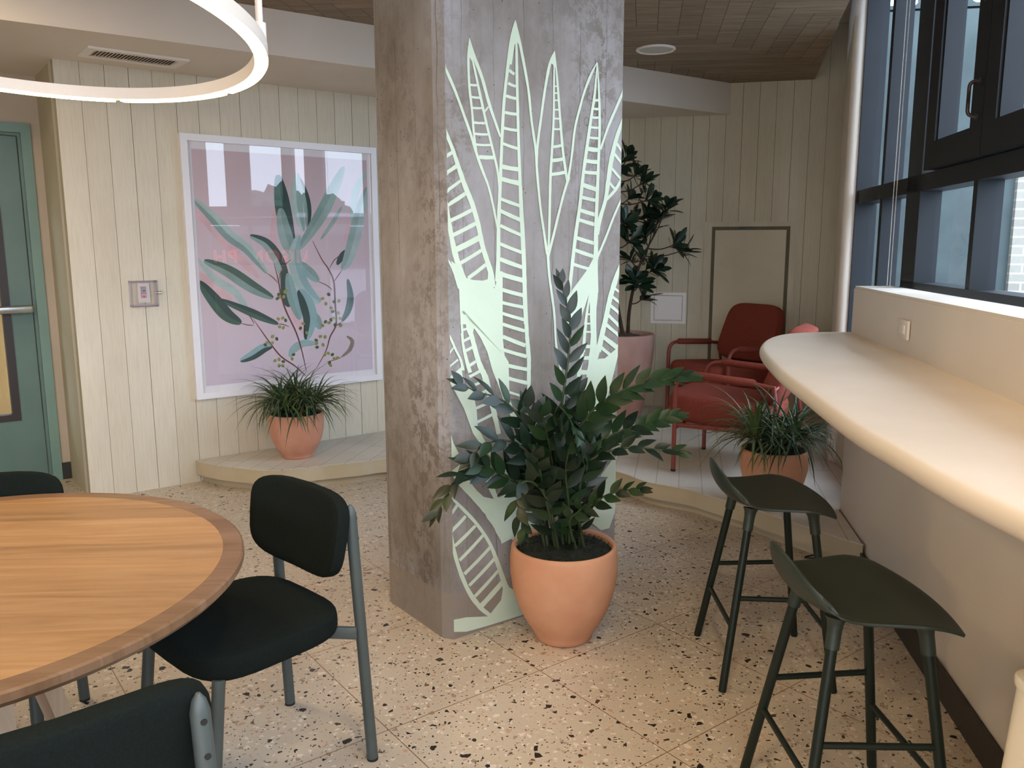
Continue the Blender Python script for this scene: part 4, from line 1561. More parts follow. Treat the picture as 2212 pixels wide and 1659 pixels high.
b = MB()
n = 160
W0, W1, HH = RR, RR + 0.034, 0.034
rows = [(W0, 0), (W0, HH), (W1, HH), (W1, 0)]
vs = []
for k in range(n):
    t = 2 * math.pi * k / n
    vs += [rpt(t, r, dz) for r, dz in rows]
fs = []
for k in range(n):
    a, c = 4 * k, 4 * ((k + 1) % n)
    for j in range(4):
        j2 = (j + 1) % 4
        fs.append([a + j, c + j, c + j2, a + j2])
b.add(vs, fs, False)
b.build('ring_body', MT['white_metal'], ring)
nseg = 10
lm = emit('warm_led_strip', 'FFD8A0', 40)
for k in range(nseg):
    b = MB()
    t0 = 2 * math.pi * k / nseg + 0.022 + 0.2
    t1 = 2 * math.pi * (k + 1) / nseg - 0.022 + 0.2
    m_ = 16
    vs = []
    for i in range(m_ + 1):
        t = t0 + (t1 - t0) * i / m_
        vs += [rpt(t, W0 + 0.003, -0.0012), rpt(t, W1 - 0.003, -0.0012), rpt(t, W0 + 0.005, -0.006), rpt(t, W1 - 0.005, -0.006)]
    fs = []
    for i in range(m_):
        a, c = 4 * i, 4 * (i + 1)
        fs += [[a + 2, a + 3, c + 3, c + 2], [a, a + 2, c + 2, c], [a + 1, c + 1, c + 3, a + 3]]
    b.add(vs, fs)
    b.build('light_strip', lm, ring)
for t in (R(14), R(134), R(254)):
    p = rpt(t, (W0 + W1) / 2, HH)
    b = MB()
    b.tube([p, (p.x, p.y, Z_CEIL)], 0.009, 12)
    b.tube([p + Vector((0, 0, -0.002)), p + Vector((0, 0, 0.05))], 0.016, 12)
    b.lathe([(0.0, Z_CEIL - 0.02), (0.035, Z_CEIL - 0.02), (0.035, Z_CEIL - 0.001)], (p.x, p.y, 0), 20)
    b.build('hanging_rod', MT['white_metal'], ring)

# blank white plate on the low wall
b0 = Vector((1.557, 3.285, 1.17))
ol = thing('wall_socket', b0, 'small white socket plate on the low wall above the bar counter', 'socket')
zr = math.atan2(fd.y, fd.x)
rm = Matrix.Rotation(zr, 3, 'Z')
b = MB()
b.box(b0 + fn * 0.0, (0.13, 0.010, 0.075), rm, 0.002)
b.build('plate', MT['plaster_white'], ol)
b = MB()
b.box(b0 + fn * 0.004, (0.07, 0.006, 0.036), rm, 0.002)
b.build('socket_face', MT['white_metal'], ol)

# hatch and access panel on the back board wall
_zb = R(90 - AZ_B)
nB = Vector((-dB.y, dB.x, 0))
if nB.y > 0:
    nB = -nB


def bp(s, n=0.0, z=0.0):                          # back wall, s from BACK0
    p = BACK0 + dB * s + nB * n
    return Vector((p.x, p.y, z))


hatch = thing('wall_cabinet_door', bp(1.01, 0, Z_STAGE), 'tall flush cream cupboard door in a square frame behind the red armchair', 'door')
b = MB()
for a in ((0.655, 0.715, Z_STAGE, 1.69), (1.325, 1.372, Z_STAGE, 1.69), (0.715, 1.325, 1.652, 1.69)):
    pbox(b, bp, a[0], a[1], 0.0, 0.022, a[2], a[3])
b.build('frame', MT['planks_back'], hatch)
b = MB()
pbox(b, bp, 0.715, 1.325, 0.0, 0.004, Z_STAGE, 1.652)
b.build('shadow_gap', mottled('olive_gap', '6E6650', '645C48', 4, 0.8), hatch)
b = MB()
pbox(b, bp, 0.742, 1.296, 0.0, 0.018, Z_STAGE + 0.01, 1.624)
b.build('door_leaf', mottled('cream_door_paint', 'C6BCA0', 'BFB498', 3, 0.6), hatch)
b = MB()
pbox(b, bp, 0.925, 1.03, 0.0, 0.014, 1.628, 1.652)
b.build('latch', MT['black_vinyl'], hatch)
ap = thing('access_panel', bp(0.385, 0, 0.86), 'small square white access panel low on the board wall beside the potted tree', 'panel')
b = MB()
pbox(b, bp, 0.235, 0.525, 0.0, 0.008, 0.855, 1.115)
b.build('frame', MT['white_metal'], ap)
b = MB()
pbox(b, bp, 0.262, 0.496, 0.008, 0.0085, 0.882, 1.090)
b.build('gap', MT['gap'], ap)
b = MB()
pbox(b, bp, 0.265, 0.493, 0.008, 0.010, 0.885, 1.087)
b.build('door', MT['white_metal'], ap)
b = MB()
b.tube([bp(0.28, 0.010, 0.985), bp(0.28, 0.013, 0.985)], 0.006, 12)
b.build('lock', MT['chrome'], ap)

# ================================================================== BAR COUNTER
ZC = 1.07
edge = [G(1836, 716, ZC), G(1750, 717, ZC), G(1690, 721, ZC), G(1655, 731, ZC), G(1641, 747, ZC), G(1651, 767, ZC), G(1683, 800, ZC), G(1729, 835, ZC), G(1828, 909, ZC), G(1928, 967, ZC), G(2048, 1035, ZC), G(2212, 1114, ZC)]
edge += [Vector((0.835, 1.0, ZC)), Vector((0.80, 0.4, ZC)), Vector((0.70, -0.4, ZC)), Vector((0.55, -1.2, ZC))]
edge = catmull(edge, 5)
counter = thing('bar_counter', Vector((1.2, 3.0, ZC)), 'cream bar counter top with a rounded front edge fixed to the low wall', 'counter')
b = MB()
b.smooth = True
TH, rr = 0.052, 0.022
prof = [(rr + 0.03, 0), (rr * 1.0, 0)] + [(rr * (1 - math.sin(R(90 * k / 5))), -TH / 2 * (1 - math.cos(R(90 * k / 5)))) for k in range(1, 6)]
prof += [(rr * (1 - math.sin(R(90 * k / 5))), -TH + TH / 2 * (1 - math.cos(R(90 * k / 5)))) for k in range(4, -1, -1)] + [(rr + 0.03, -TH)]
m_ = len(edge)
rows = []
for i, p in enumerate(edge):
    a, c = edge[max(i - 1, 0)], edge[min(i + 1, m_ - 1)]
    t = (c - a).normalized()
    inn = Vector((-t.y, t.x, 0))                  # towards the wall
    rows.append([p + inn * u + Vector((0, 0, dz)) for u, dz in prof])
k_ = len(prof)
vs = [q for r in rows for q in r]
b.add(vs, [[i * k_ + j, i * k_ + j + 1, (i + 1) * k_ + j + 1, (i + 1) * k_ + j] for i in range(m_ - 1) for j in range(k_ - 1)], True)
back = [F1 + fd * 0.0 + Vector((0.03, 0, 0)), F1 + fd * 5.4 + Vector((0.03, 0, 0))]
top = [r[0] for r in rows]
bot = [r[-1] for r in rows]
b.add(top + [Vector((back[1].x, back[1].y, ZC)), Vector((back[0].x, back[0].y, ZC))], [list(range(m_ + 2))], False)
b.add(bot + [Vector((back[1].x, back[1].y, ZC - TH)), Vector((back[0].x, back[0].y, ZC - TH))], [list(range(m_ + 1, -1, -1))], False)
b.build('worktop', MT['counter'], counter)

# ================================================================== ROUND TABLE
TC = Vector((-1.327, 1.81, 0))
table = thing('round_table', TC, 'round oak dining table with a darker edge band', 'table', rz=R(4))
b = MB()
rt_, zt = 0.625, 0.75
b.lathe([(0, zt), (rt_, zt), (rt_, zt - 0.026), (0, zt - 0.026)], TC, 96, False)
b.build('tabletop', MT['table_top'], table)
b = MB()
seg, sub = 8, 12
for k in range(seg):
    vs = []
    for i in range(sub + 1):
        t = 2 * math.pi * (k + (i + 0.0) / sub) / seg + 0.9
        for r, z in ((rt_ + 0.0004, zt), (0.670, zt), (0.675, zt - 0.004), (0.675, zt - 0.020), (0.664, zt - 0.032), (rt_ - 0.03, zt - 0.032)):
            vs.append(TC + Vector((r * math.cos(t), r * math.sin(t), z)))
    fs = [[6 * i + j, 6 * i + j + 1, 6 * (i + 1) + j + 1, 6 * (i + 1) + j] for i in range(sub) for j in range(5)]
    b.add(vs, fs, False)
b.build('edge_band', MT['table_edge'], table)
for a in (-42, 48, 138, 228):
    ca_, sa_ = math.cos(R(a)), math.sin(R(a))
    b = MB()
    wv = Vector((-sa_, ca_, 0))
    o_ = Vector((ca_, sa_, 0))
    t0, t1 = TC + o_ * 0.12, TC + o_ * 0.30
    vs = []
    for p, z, w, d in ((t0, 0.724, 0.085, 0.022), (t1, 0.0, 0.050, 0.018)):
        vs += [p + wv * w - o_ * d + Vector((0, 0, z)), p - wv * w - o_ * d + Vector((0, 0, z)), p - wv * w + o_ * d + Vector((0, 0, z)), p + wv * w + o_ * d + Vector((0, 0, z))]
    b.add(vs, [[0, 1, 2, 3], [7, 6, 5, 4], [0, 4, 5, 1], [1, 5, 6, 2], [2, 6, 7, 3], [3, 7, 4, 0]])
    b.build('leg', MT['table_leg'], table)


# ================================================================== DINING CHAIRS
def super_pad(b, c, ax, ay, az_, hw, hh, th, e=0.42, bow=0.0, nU=36, nV=10, crown=0.0, taper=0.0):
    """soft pad: rounded-rectangle outline hw x hh in the plane ax, ay, half-thickness th along az_"""
    c = Vector(c)
    vs = []
    rings = []
    for j in range(nV + 1):
        ph = math.pi * j / nV - math.pi / 2
        zz = math.copysign(abs(math.sin(ph)) ** 0.7, math.sin(ph)) * th
        rr = abs(math.cos(ph)) ** 0.32
        ring = []
        for i in range(nU):
            t = 2 * math.pi * i / nU
            ct, st = math.cos(t), math.sin(t)
            x = math.copysign(abs(ct) ** e, ct) * (hw - th * 0.9 + th * 0.9 * rr if j not in (0, nV) else hw * 0.0)
            y = math.copysign(abs(st) ** e, st) * (hh - th * 0.9 + th * 0.9 * rr if j not in (0, nV) else hh * 0.0)
            x *= 1 + taper * y / hh
            z = zz + bow * (x / hw) ** 2 + crown * (1 - (x / hw) ** 2) * (1 - (y / hh) ** 2) * (1 if zz > 0 else 0)
            ring.append(c + ax * x + ay * y + az_ * z)
        rings.append(ring)
    # inner rings so that the faces are not one fan
    def face_ring(ring0, f, sgn):
        cc = sum(ring0, Vector()) / len(ring0)
        return [cc.lerp(p, f) for p in ring0]
    full = []
    r1 = rings[1]
    r2 = rings[nV - 1]
    def flat(ringsrc, zoff, fr, s):
        out = []
        for i, p in enumerate(ringsrc):
            d = p - c
            x, y = d.dot(ax) * fr, d.dot(ay) * fr
            z = s * th + bow * (x / hw) ** 2 + (crown * (1 - (x / hw) ** 2) * (1 - (y / hh) ** 2) if s > 0 else 0)
            out.append(c + ax * x + ay * y + az_ * z)
        return out
    for fr in (0.0, 0.3, 0.6, 0.85):
        full.append(flat(r1, 0, fr, -1))
    full += rings[1:nV]
    for fr in (0.85, 0.6, 0.3, 0.0):
        full.append(flat(r2, 0, fr, 1))
    vs = [p for r in full for p in r]
    n = nU
    fs = []
    for j in range(len(full) - 1):
        for i in range(n):
            a, d = j * n + i, j * n + (i + 1) % n
            fs.append([a, d, d + n, a + n])
    b.add(vs, fs, True)


def make_dining_chair(label, fabric, back_label=None):
    t = thing('dining_chair', (0, 0, 0), label, 'chair', group=None)
    X, Y, Z = Vector((1, 0, 0)), Vector((0, 1, 0)), Vector((0, 0, 1))
    # front is +y; rear feet at y = -0.235
    b = MB()
    super_pad(b, (0, 0.01, 0.455), X, Y, Z, 0.235, 0.225, 0.034, 0.52, crown=0.004, taper=0.03)
    b.build('seat', fabric, t)
    b = MB()
    tilt = R(10)
    up = Vector((0, -math.sin(tilt), math.cos(tilt)))
    fw_ = Vector((0, math.cos(tilt), math.sin(tilt)))
    bc = Vector((0, -0.206, 0.690))
    super_pad(b, bc, X, up, fw_, 0.230, 0.125, 0.021, 0.50, bow=0.030, taper=0.05)
    bo = b.build('backrest', fabric, t)
    # piping seam round the face of the backrest
    b = MB()
    for s in (1, -1):
        ring_ = []
        for i in range(49):
            a = 2 * math.pi * i / 48
            x = math.copysign(abs(math.cos(a)) ** 0.5, math.cos(a)) * 0.214
            y = math.copysign(abs(math.sin(a)) ** 0.5, math.sin(a)) * 0.109
            x *= 1 + 0.05 * y / 0.125
            ring_.append(bc + X * x + up * y + fw_ * (s * 0.0185 + 0.030 * (x / 0.230) ** 2))
        b.tube(ring_, 0.0016, 5, False)
    b.build('seam', fabric, bo)
    for s in (-1, 1):
        b = MB()
        foot = Vector((s * 0.222, -0.262, 0.008))
        topp = Vector((s * 0.203, -0.226, 0.788))
        path = [foot.lerp(topp, f) for f in (0, 0.25, 0.5, 0.75, 0.96)] + [foot.lerp(topp, 0.985), foot.lerp(topp, 1.0)]
        b.tube(path, [0.0165, 0.0165, 0.0165, 0.0165, 0.0165, 0.012, 0.004], 14)
        lg = b.build('rear_leg', MT['frame_green'], t)
        b = MB()
        b.tube([foot + Vector((0, 0, -0.008)), foot], 0.0165, 12)
        b.build('foot_cap', MT['rubber'], lg)
        for zc in (0.745, 0.685):
            b = MB()
            p = foot.lerp(topp, (zc - 0.008) / 0.78)
            b.tube([p + Vector((0, -0.010, 0)), p + Vector((0, -0.0178, 0))], 0.0055, 10)
            b.build('bolt', MT['rubber'], lg)
        b = MB()
        foot = Vector((s * 0.205, 0.232, 0.008))
        b.tube([foot, Vector((s * 0.198, 0.185, 0.43))], 0.0165, 14)
        lg = b.build('front_leg', MT['frame_green'], t)
        b = MB()
        b.tube([foot + Vector((0, 0, -0.008)), foot], 0.0175, 12)
        b.build('foot_cap', MT['rubber'], lg)
        b = MB()
        b.box((s * 0.145, -0.165, 0.412), (0.014, 0.19, 0.036), Matrix.Rotation(s * R(52), 3, 'Z'), 0.003)
        b.build('side_rail', MT['frame_green'], t)
    b = MB()
    b.box((0, 0.17, 0.418), (0.39, 0.012, 0.026), None, 0.003)
    b.build('front_rail', MT['frame_green'], t)
    return t


def place(o, x, y, face, z=0.0):
    """face: azimuth the +y side points to"""
    o.location = (x, y, z)
    o.rotation_euler = (0, 0, -R(face))
    return o


chA = make_dining_chair('dark wool dining chair with grey-green legs standing between table and column', MT['fabric_black'])
fA = math.degrees(math.atan2(-0.68, -0.73))
midA = Vector((-0.5905, 2.3825, 0)) + Vector((math.sin(R(fA)), math.cos(R(fA)), 0)) * 0.245
place(chA, midA.x, midA.y, fA)
chB = copy_tree(chA)
tag(chB, 'nearest dining chair, its bolted wool backrest cut off by the bottom of the view')
fB = math.degrees(math.atan2(-0.63, 0.78))
place(chB, -0.81, 1.29, fB)
chC = copy_tree(chA)
tag(chC, 'dining chair beyond the round table, only its dark backrest top showing by the teal door')
place(chC, -1.575, 2.26, 163)

# ================================================================== BAR STOOLS
def make_stool():
    t = thing('bar_stool', (0, 0, 0), 'dark green bar stool with a low curved back, farther one, in front of the platform', 'stool')
    b = MB()
    NU, NV = 30, 26
    top = []
    for i in range(NU + 1):
        u = i / NU
        for j in range(NV + 1):
            v = -1 + 2 * j / NV
            u0 = 0.34
            hw = 0.170 + 0.055 * min(1, u / 0.7) ** 0.8
            xb = -0.200 + 0.085 * abs(v) ** 2.4
            xf = 0.188 - 0.030 * v * v
            h = 0.128 * (1 - 0.97 * abs(v) ** 2.3)
            zs = 0.643 - 0.009 * (1 - v * v)
            y = v * hw
            if u < u0:
                t_ = u / u0
                x = xb + 0.085 * (1 - math.cos(math.pi / 2 * t_))
                z = zs + h * (1 - math.sin(math.pi / 2 * t_))
                y = v * (hw - 0.02 * (1 - t_) * (1 - abs(v)))
            else:
                w_ = (u - u0) / (1 - u0)
                x = xb + 0.085 + (xf - xb - 0.085) * w_
                z = zs + 0.003 * math.sin(math.pi * w_) * v * v - 0.018 * max(0, (w_ - 0.45) / 0.55) ** 2 * (0.5 + 0.5 * v * v)
            top.append(Vector((x, y, z)))
    n = NV + 1
    nor = [Vector() for _ in top]
    fs = []
    for i in range(NU):
        for j in range(NV):
            a = i * n + j
            f = [a, a + n, a + n + 1, a + 1]
            fs.append(f)
            nn = (top[f[1]] - top[f[0]]).cross(top[f[3]] - top[f[0]])
            for q in f:
                nor[q] += nn
    th = 0.0075
    bot = [p - q.normalized() * th for p, q in zip(top, nor)]
    m = len(top)
    fs2 = [[q + m for q in reversed(f)] for f in fs]
    rim = [j for j in range(n)] + [i * n + NV for i in range(1, NU + 1)] + [NU * n + j for j in range(NV - 1, -1, -1)] + [i * n for i in range(NU - 1, 0, -1)]
    rimf = [[rim[k], rim[(k + 1) % len(rim)], rim[(k + 1) % len(rim)] + m, rim[k] + m] for k in range(len(rim))]
    b.add(top + bot, fs + fs2 + rimf, True)
    so_ = b.build('seat_shell', MT['stool_green'], t)
    md = so_.modifiers.new('bevel', 'BEVEL')
    md.width = 0.002
    md.segments = 2
    md.limit_method = 'ANGLE'
    tops = {(-1, 1): (-0.092, 0.112), (-1, -1): (-0.092, -0.112), (1, 1): (0.105, 0.150), (1, -1): (0.105, -0.150)}
    feet = {(-1, 1): (-0.170, 0.205), (-1, -1): (-0.200, -0.185), (1, 1): (0.200, 0.210), (1, -1): (0.175, -0.225)}
    feet = {k: (k[0] * 0.188, k[1] * 0.208) for k in feet}

    def on(k, z):
        a, c = tops[k], feet[k]
        f = (0.62 - z) / 0.62
        return Vector((a[0] + (c[0] - a[0]) * f, a[1] + (c[1] - a[1]) * f, z))
    for k in tops:
        b = MB()
        b.tube([on(k, 0.0), on(k, 0.005), on(k, 0.60)], [0.0125, 0.0135, 0.0135], 16)
        b.build('leg', MT['stool_leg'], t)
        b = MB()
        b.tube([on(k, 0.545), on(k, 0.59), on(k, 0.608), on(k, 0.620)], [0.0170, 0.0175, 0.020, 0.026], 16)
        b.build('leg_socket', MT['stool_green'], t)
    for a, c, z in (((-1, 1), (1, 1), 0.315), ((-1, -1), (1, -1), 0.315), ((-1, 1), (-1, -1), 0.215), ((1, 1), (1, -1), 0.215)):
        b = MB()
        b.tube([on(a, z), on(c, z)], 0.0085, 12)
        b.build('footrest', MT['stool_leg'], t)
    return t


st1 = make_stool()
st1.location = (0.905, 2.82, 0)
st1.rotation_euler = (0, 0, R(-1))
st2 = copy_tree(st1)
st2.location = (0.865, 1.985, 0)
st2.rotation_euler = (0, 0, R(2))
tag(st2, 'dark green bar stool with a low curved back, the nearer one, feet below the view')

# ================================================================== RED ARMCHAIRS
def make_armchair():
    t = thing('armchair', (0, 0, 0), 'brick red wool armchair with tube arms, the nearer one, on the platform', 'armchair')
    X, Y, Z = Vector((1, 0, 0)), Vector((0, 1, 0)), Vector((0, 0, 1))
    # front feet on y = 0.30, width 0.63
    b = MB()
    sl = R(4)
    yv, zv = Vector((0, math.cos(sl), math.sin(sl))), Vector((0, -math.sin(sl), math.cos(sl)))
    super_pad(b, (0, 0.06, 0.365), X, yv, zv, 0.275, 0.33, 0.085, 0.38, crown=0.012)
    b.build('seat', MT['red_fabric'], t)
    b = MB()
    tl_ = R(20)
    up = Vector((0, -math.sin(tl_), math.cos(tl_)))
    fwv = Vector((0, math.cos(tl_), math.sin(tl_)))
    super_pad(b, Vector((0, -0.305, 0.662)), X, up, fwv, 0.27, 0.235, 0.05, 0.42, bow=0.02, taper=-0.06)
    b.build('backrest', MT['red_fabric'], t)
    for s in (-1, 1):
        x = s * 0.315
        b = MB()
        pth = arc_pts((x, 0.30, 0.0), (x, 0.30, 0.60), (x, -0.05, 0.585), 0.10, 8)
        pth += [Vector((x, -0.28, 0.555))]
        b.tube(pth, 0.0135, 14)
        lg = b.build('front_leg', MT['red_metal'], t)
        b = MB()
        b.tube([(x, 0.30, 0.0), (x, 0.30, 0.012)], 0.0150, 12)
        b.build('foot_cap', MT['rubber'], lg)
        b = MB()
        b.tube([(x, 0.20, 0.597), (x, 0.19, 0.597), (x, -0.16, 0.575), (x, -0.17, 0.573)], [0.016, 0.023, 0.023, 0.016], 14)
        b.build('arm_pad', MT['red_fabric'], t)
        b = MB()
        b.tube([(x, -0.36, 0.0), (x, -0.27, 0.565)], 0.0135, 14)
        b.tube([(x, -0.275, 0.54), (s * 0.24, -0.29, 0.56)], 0.010, 10)
        lg = b.build('rear_leg', MT['red_metal'], t)
        b = MB()
        b.tube([(x, -0.36, 0.0), (x, -0.358, 0.012)], 0.0150, 12)
        b.build('foot_cap', MT['rubber'], lg)
        b = MB()
        b.box((s * 0.295, 0.0, 0.285), (0.04, 0.60, 0.022), None, 0.004)
        b.build('seat_rail', MT['red_metal'], t)
    b = MB()
    b.tube([(-0.315, 0.30, 0.265), (0.315, 0.30, 0.265)], 0.010, 10)
    b.tube([(-0.315, -0.315, 0.285), (0.315, -0.315, 0.285)], 0.010, 10)
    b.build('cross_bar', MT['red_metal'], t)
    return t


ac2 = make_armchair()
f2 = math.degrees(math.atan2(-0.87, 0.495))
m2 = Vector(((0.987 + 1.281) / 2, (4.883 + 5.438) / 2, 0)) - azv(f2) * 0.30
place(ac2, m2.x, m2.y, f2, Z_STAGE + 0.005)
ac1 = copy_tree(ac2)
tag(ac1, 'brick red wool armchair with tube arms, the farther one, against the cupboard door')
f1 = math.degrees(math.atan2(-0.84, -0.545))
m1 = Vector((1.415, 6.27, 0)) - azv(f1) * 0.30
place(ac1, m1.x, m1.y, f1, Z_STAGE + 0.005)

# ================================================================== PLANTS
def leaf(b, base, d, nrm, ln, wd, mi=0, curl=0.12, fold=0.18, prof=None):
    d = d.normalized()
    side = d.cross(nrm).normalized()
    nrm = side.cross(d).normalized()
    prof = prof or [(0.0, 0.08), (0.12, 0.55), (0.28, 0.93), (0.44, 1.0), (0.62, 0.84), (0.80, 0.50), (0.93, 0.18), (1.0, 0.0)]
    vs = []
    for t, w in prof:
        c = base + d * (ln * t) - nrm * (curl * ln * t * t)
        h = wd / 2 * w
        vs += [c + side * h + nrm * (fold * h), c, c - side * h + nrm * (fold * h)]
    fs = []
    for i in range(len(prof) - 1):
        a = 3 * i
        fs += [[a, a + 3, a + 4, a + 1], [a + 1, a + 4, a + 5, a + 2]]
    b.add(vs, fs, True, mi)


def pot(profile, c, mat, parent, n=56):
    b = MB()
    b.lathe(profile, c, n)
    return b.build('pot', mat, parent)


def moss_mound(c, r, h, mat, parent, name='moss', hairs=260, seed=1, hl=0.03):
    rs = random.Random(seed)
    b = MB()
    vs = [c + Vector((0, 0, h))]
    rings, n = 8, 36
    for i in range(1, rings + 1):
        for k in range(n):
            a = 2 * math.pi * k / n
            rr = r * i / rings
            z = h * (1 - (i / rings) ** 2) + (rs.uniform(-0.006, 0.006) if i < rings else -0.002)
            vs.append(c + Vector((rr * math.cos(a), rr * math.sin(a), z)))
    fs = [[0, 1 + k, 1 + (k + 1) % n] for k in range(n)]
    for i in range(rings - 1):
        for k in range(n):
            a, d = 1 + i * n + k, 1 + i * n + (k + 1) % n
            fs.append([a, a + n, d + n, d])
    b.add(vs, fs, True)
    for i in range(hairs):
        a, q = rs.uniform(0, 2 * math.pi), math.sqrt(rs.random())
        p = c + Vector((q * r * 0.97 * math.cos(a), q * r * 0.97 * math.sin(a), h * (1 - q * q)))
        d = Vector((rs.uniform(-1, 1), rs.uniform(-1, 1), rs.uniform(0.1, 0.9))).normalized()
        sd = d.cross(Vector((rs.uniform(-1, 1), rs.uniform(-1, 1), 0.2))).normalized() * 0.0009
        p2 = p + d * hl * 0.6
        p3 = p2 + Vector((d.x, d.y, -0.5)).normalized() * hl * 0.6
        b.add([p - sd, p + sd, p2 - sd, p2 + sd, p3], [[0, 1, 3, 2], [2, 3, 4]])
    o = b.build(name, mat, parent)
    o['kind'] = 'stuff'
    return o


# --- large plant in front of the column
PZ = Vector((0.197, 3.035, 0))
zz = thing('potted_zz_plant', PZ, 'glossy dark zz plant in a large terracotta pot in front of the painted column', 'plant')
pot([(0.0, 0.004), (0.095, 0.004), (0.104, 0.0), (0.112, 0.006), (0.113, 0.020), (0.124, 0.040), (0.150, 0.080), (0.176, 0.135), (0.196, 0.200), (0.206, 0.265), (0.207, 0.320), (0.203, 0.360), (0.200, 0.372), (0.194, 0.378), (0.187, 0.375), (0.184, 0.365), (0.184, 0.340), (0.186, 0.25)], PZ, MT['terracotta'], zz, 72)
moss_mound(PZ + Vector((0, 0, 0.352)), 0.184, 0.028, MT['moss'], zz, hairs=700, seed=4)
rz_ = random.Random(11)


def frond(path_px, y0, y1, n_leaf, ln, wd, nrm_hint, base=None, mi=0, droop=0.0, start=0.25, alt=True, spread=0.95, r0=0.007):
    """path_px: pixels from pot to tip; distance goes y0 -> y1 along it"""
    k = len(path_px)
    pts = []
    if base is not None:
        pts.append(Vector(base))
    for i, (x, y) in enumerate(path_px):
        f = i / (k - 1)
        pts.append(D(x, y, y0 + (y1 - y0) * f))
    P = catmull(pts, 6)
    b = MB()
    m = len(P)
    b.tube(P, [r0 * (1 - 0.75 * i / (m - 1)) for i in range(m)], 7)
    b.mi = [2] * len(b.f)
    # arc length
    acc = [0.0]
    for i in range(1, m):
        acc.append(acc[-1] + (P[i] - P[i - 1]).length)
    tot = acc[-1]

    def at(s):
        for i in range(1, m):
            if acc[i] >= s:
                f = (s - acc[i - 1]) / max(1e-6, acc[i] - acc[i - 1])
                return P[i - 1].lerp(P[i], f), (P[i] - P[i - 1]).normalized()
        return P[-1], (P[-1] - P[-2]).normalized()
    nh = Vector(nrm_hint).normalized()
    ln, wd = ln * 1.40, wd * 1.08
    for i in range(n_leaf):
        f = start + (1 - start) * (i / max(1, n_leaf - 1)) * 0.985
        for sg in (1, -1):
            ff = f + (0.5 * sg * (1 - start) / n_leaf * 0.5 if alt else 0)
            p, t = at(min(1, ff) * tot)
            side = t.cross(nh).normalized() * sg
            nn = side.cross(t) * sg
            if nn.dot(nh) < 0:
                nn = -nn
            grow = 0.72 + 0.42 * math.sin(math.pi * min(1, 0.18 + 0.82 * (i / n_leaf)))
            tipf = i / n_leaf
            lift = rz_.uniform(0.05, 0.40)
            d = side * (spread * (1 - 0.45 * tipf)) + t * (0.55 + 0.7 * tipf) + nn * lift
            l_ = ln * grow * rz_.uniform(0.88, 1.10) * (1 - 0.25 * tipf)
            leaf(b, p, d, nn + side * rz_.uniform(-0.35, 0.35) + t * rz_.uniform(-0.2, 0.2), l_, wd * grow * rz_.uniform(0.85, 1.1), mi if rz_.random() < 0.75 else 1 - mi, curl=rz_.uniform(0.02, 0.22))
    p, t = at(tot)
    leaf(b, p, t, nh, ln * 0.6, wd * 0.6, mi)
    return b.build('frond', [MT['leaf_zz'], MT['leaf_zz2'], MT['stem']], zz)


def pb(dx, dy):
    return PZ + Vector((dx, dy, 0.35))


CAMN = Vector((0.0, -1.0, 0.15))
UPN = Vector((0.0, -0.45, 1.0))
# tall upright frond
frond([(1208, 960), (1213, 880), (1222, 815), (1230, 750), (1231, 700), (1224, 660), (1212, 615)], 3.06, 3.10, 11, 0.078, 0.032, (0.25, -1, 0.1), pb(0.0, 0.03), 0, start=0.40, spread=0.75)
# left upper, reaching past the corner of the column
frond([(1160, 1000), (1138, 930), (1105, 880), (1072, 858), (1035, 848), (1000, 832)], 3.06, 2.92, 9, 0.082, 0.036, (0.1, -0.75, 0.7), pb(-0.05, 0.03), 0, start=0.30)
# left middle arch
frond([(1165, 1020), (1138, 975), (1105, 955), (1075, 952), (1045, 962), (1020, 985)], 3.02, 2.86, 8, 0.088, 0.040, (0.1, -0.8, 0.6), pb(-0.06, 0.0), 0, start=0.30)
# left drooping
frond([(1150, 1060), (1110, 1035), (1060, 1015), (1015, 1012), (988, 1030), (968, 1065), (945, 1105)], 3.00, 2.78, 11, 0.074, 0.034, (-0.35, -0.75, 0.6), pb(-0.07, -0.02), 0, start=0.25)
frond([(1165, 1065), (1130, 1045), (1090, 1030), (1055, 1010), (1030, 1005)], 3.0, 2.88, 7, 0.080, 0.036, (0.0, -0.9, 0.4), pb(-0.06, -0.03), 1, start=0.25)
# low front fronds bending down over the rim
frond([(1180, 1080), (1155, 1045), (1130, 1042), (1120, 1070), (1120, 1105), (1130, 1140)], 2.94, 2.78, 8, 0.070, 0.036, (-0.5, -1.0, 0.2), pb(-0.03, -0.04), 0, start=0.3)
frond([(1205, 960), (1200, 900), (1208, 880), (1228, 900), (1248, 945), (1262, 990)], 3.0, 2.82, 12, 0.060, 0.040, (1.0, -0.45, 0.15), pb(0.0, 0.0), 1, start=0.35, spread=1.0)
frond([(1215, 950), (1210, 900), (1216, 885), (1232, 910), (1242, 950), (1246, 985)], 2.98, 2.84, 10, 0.045, 0.026, (0.9, -0.6, 0.2), pb(0.01, 0.0), 0, start=0.4, spread=1.0)
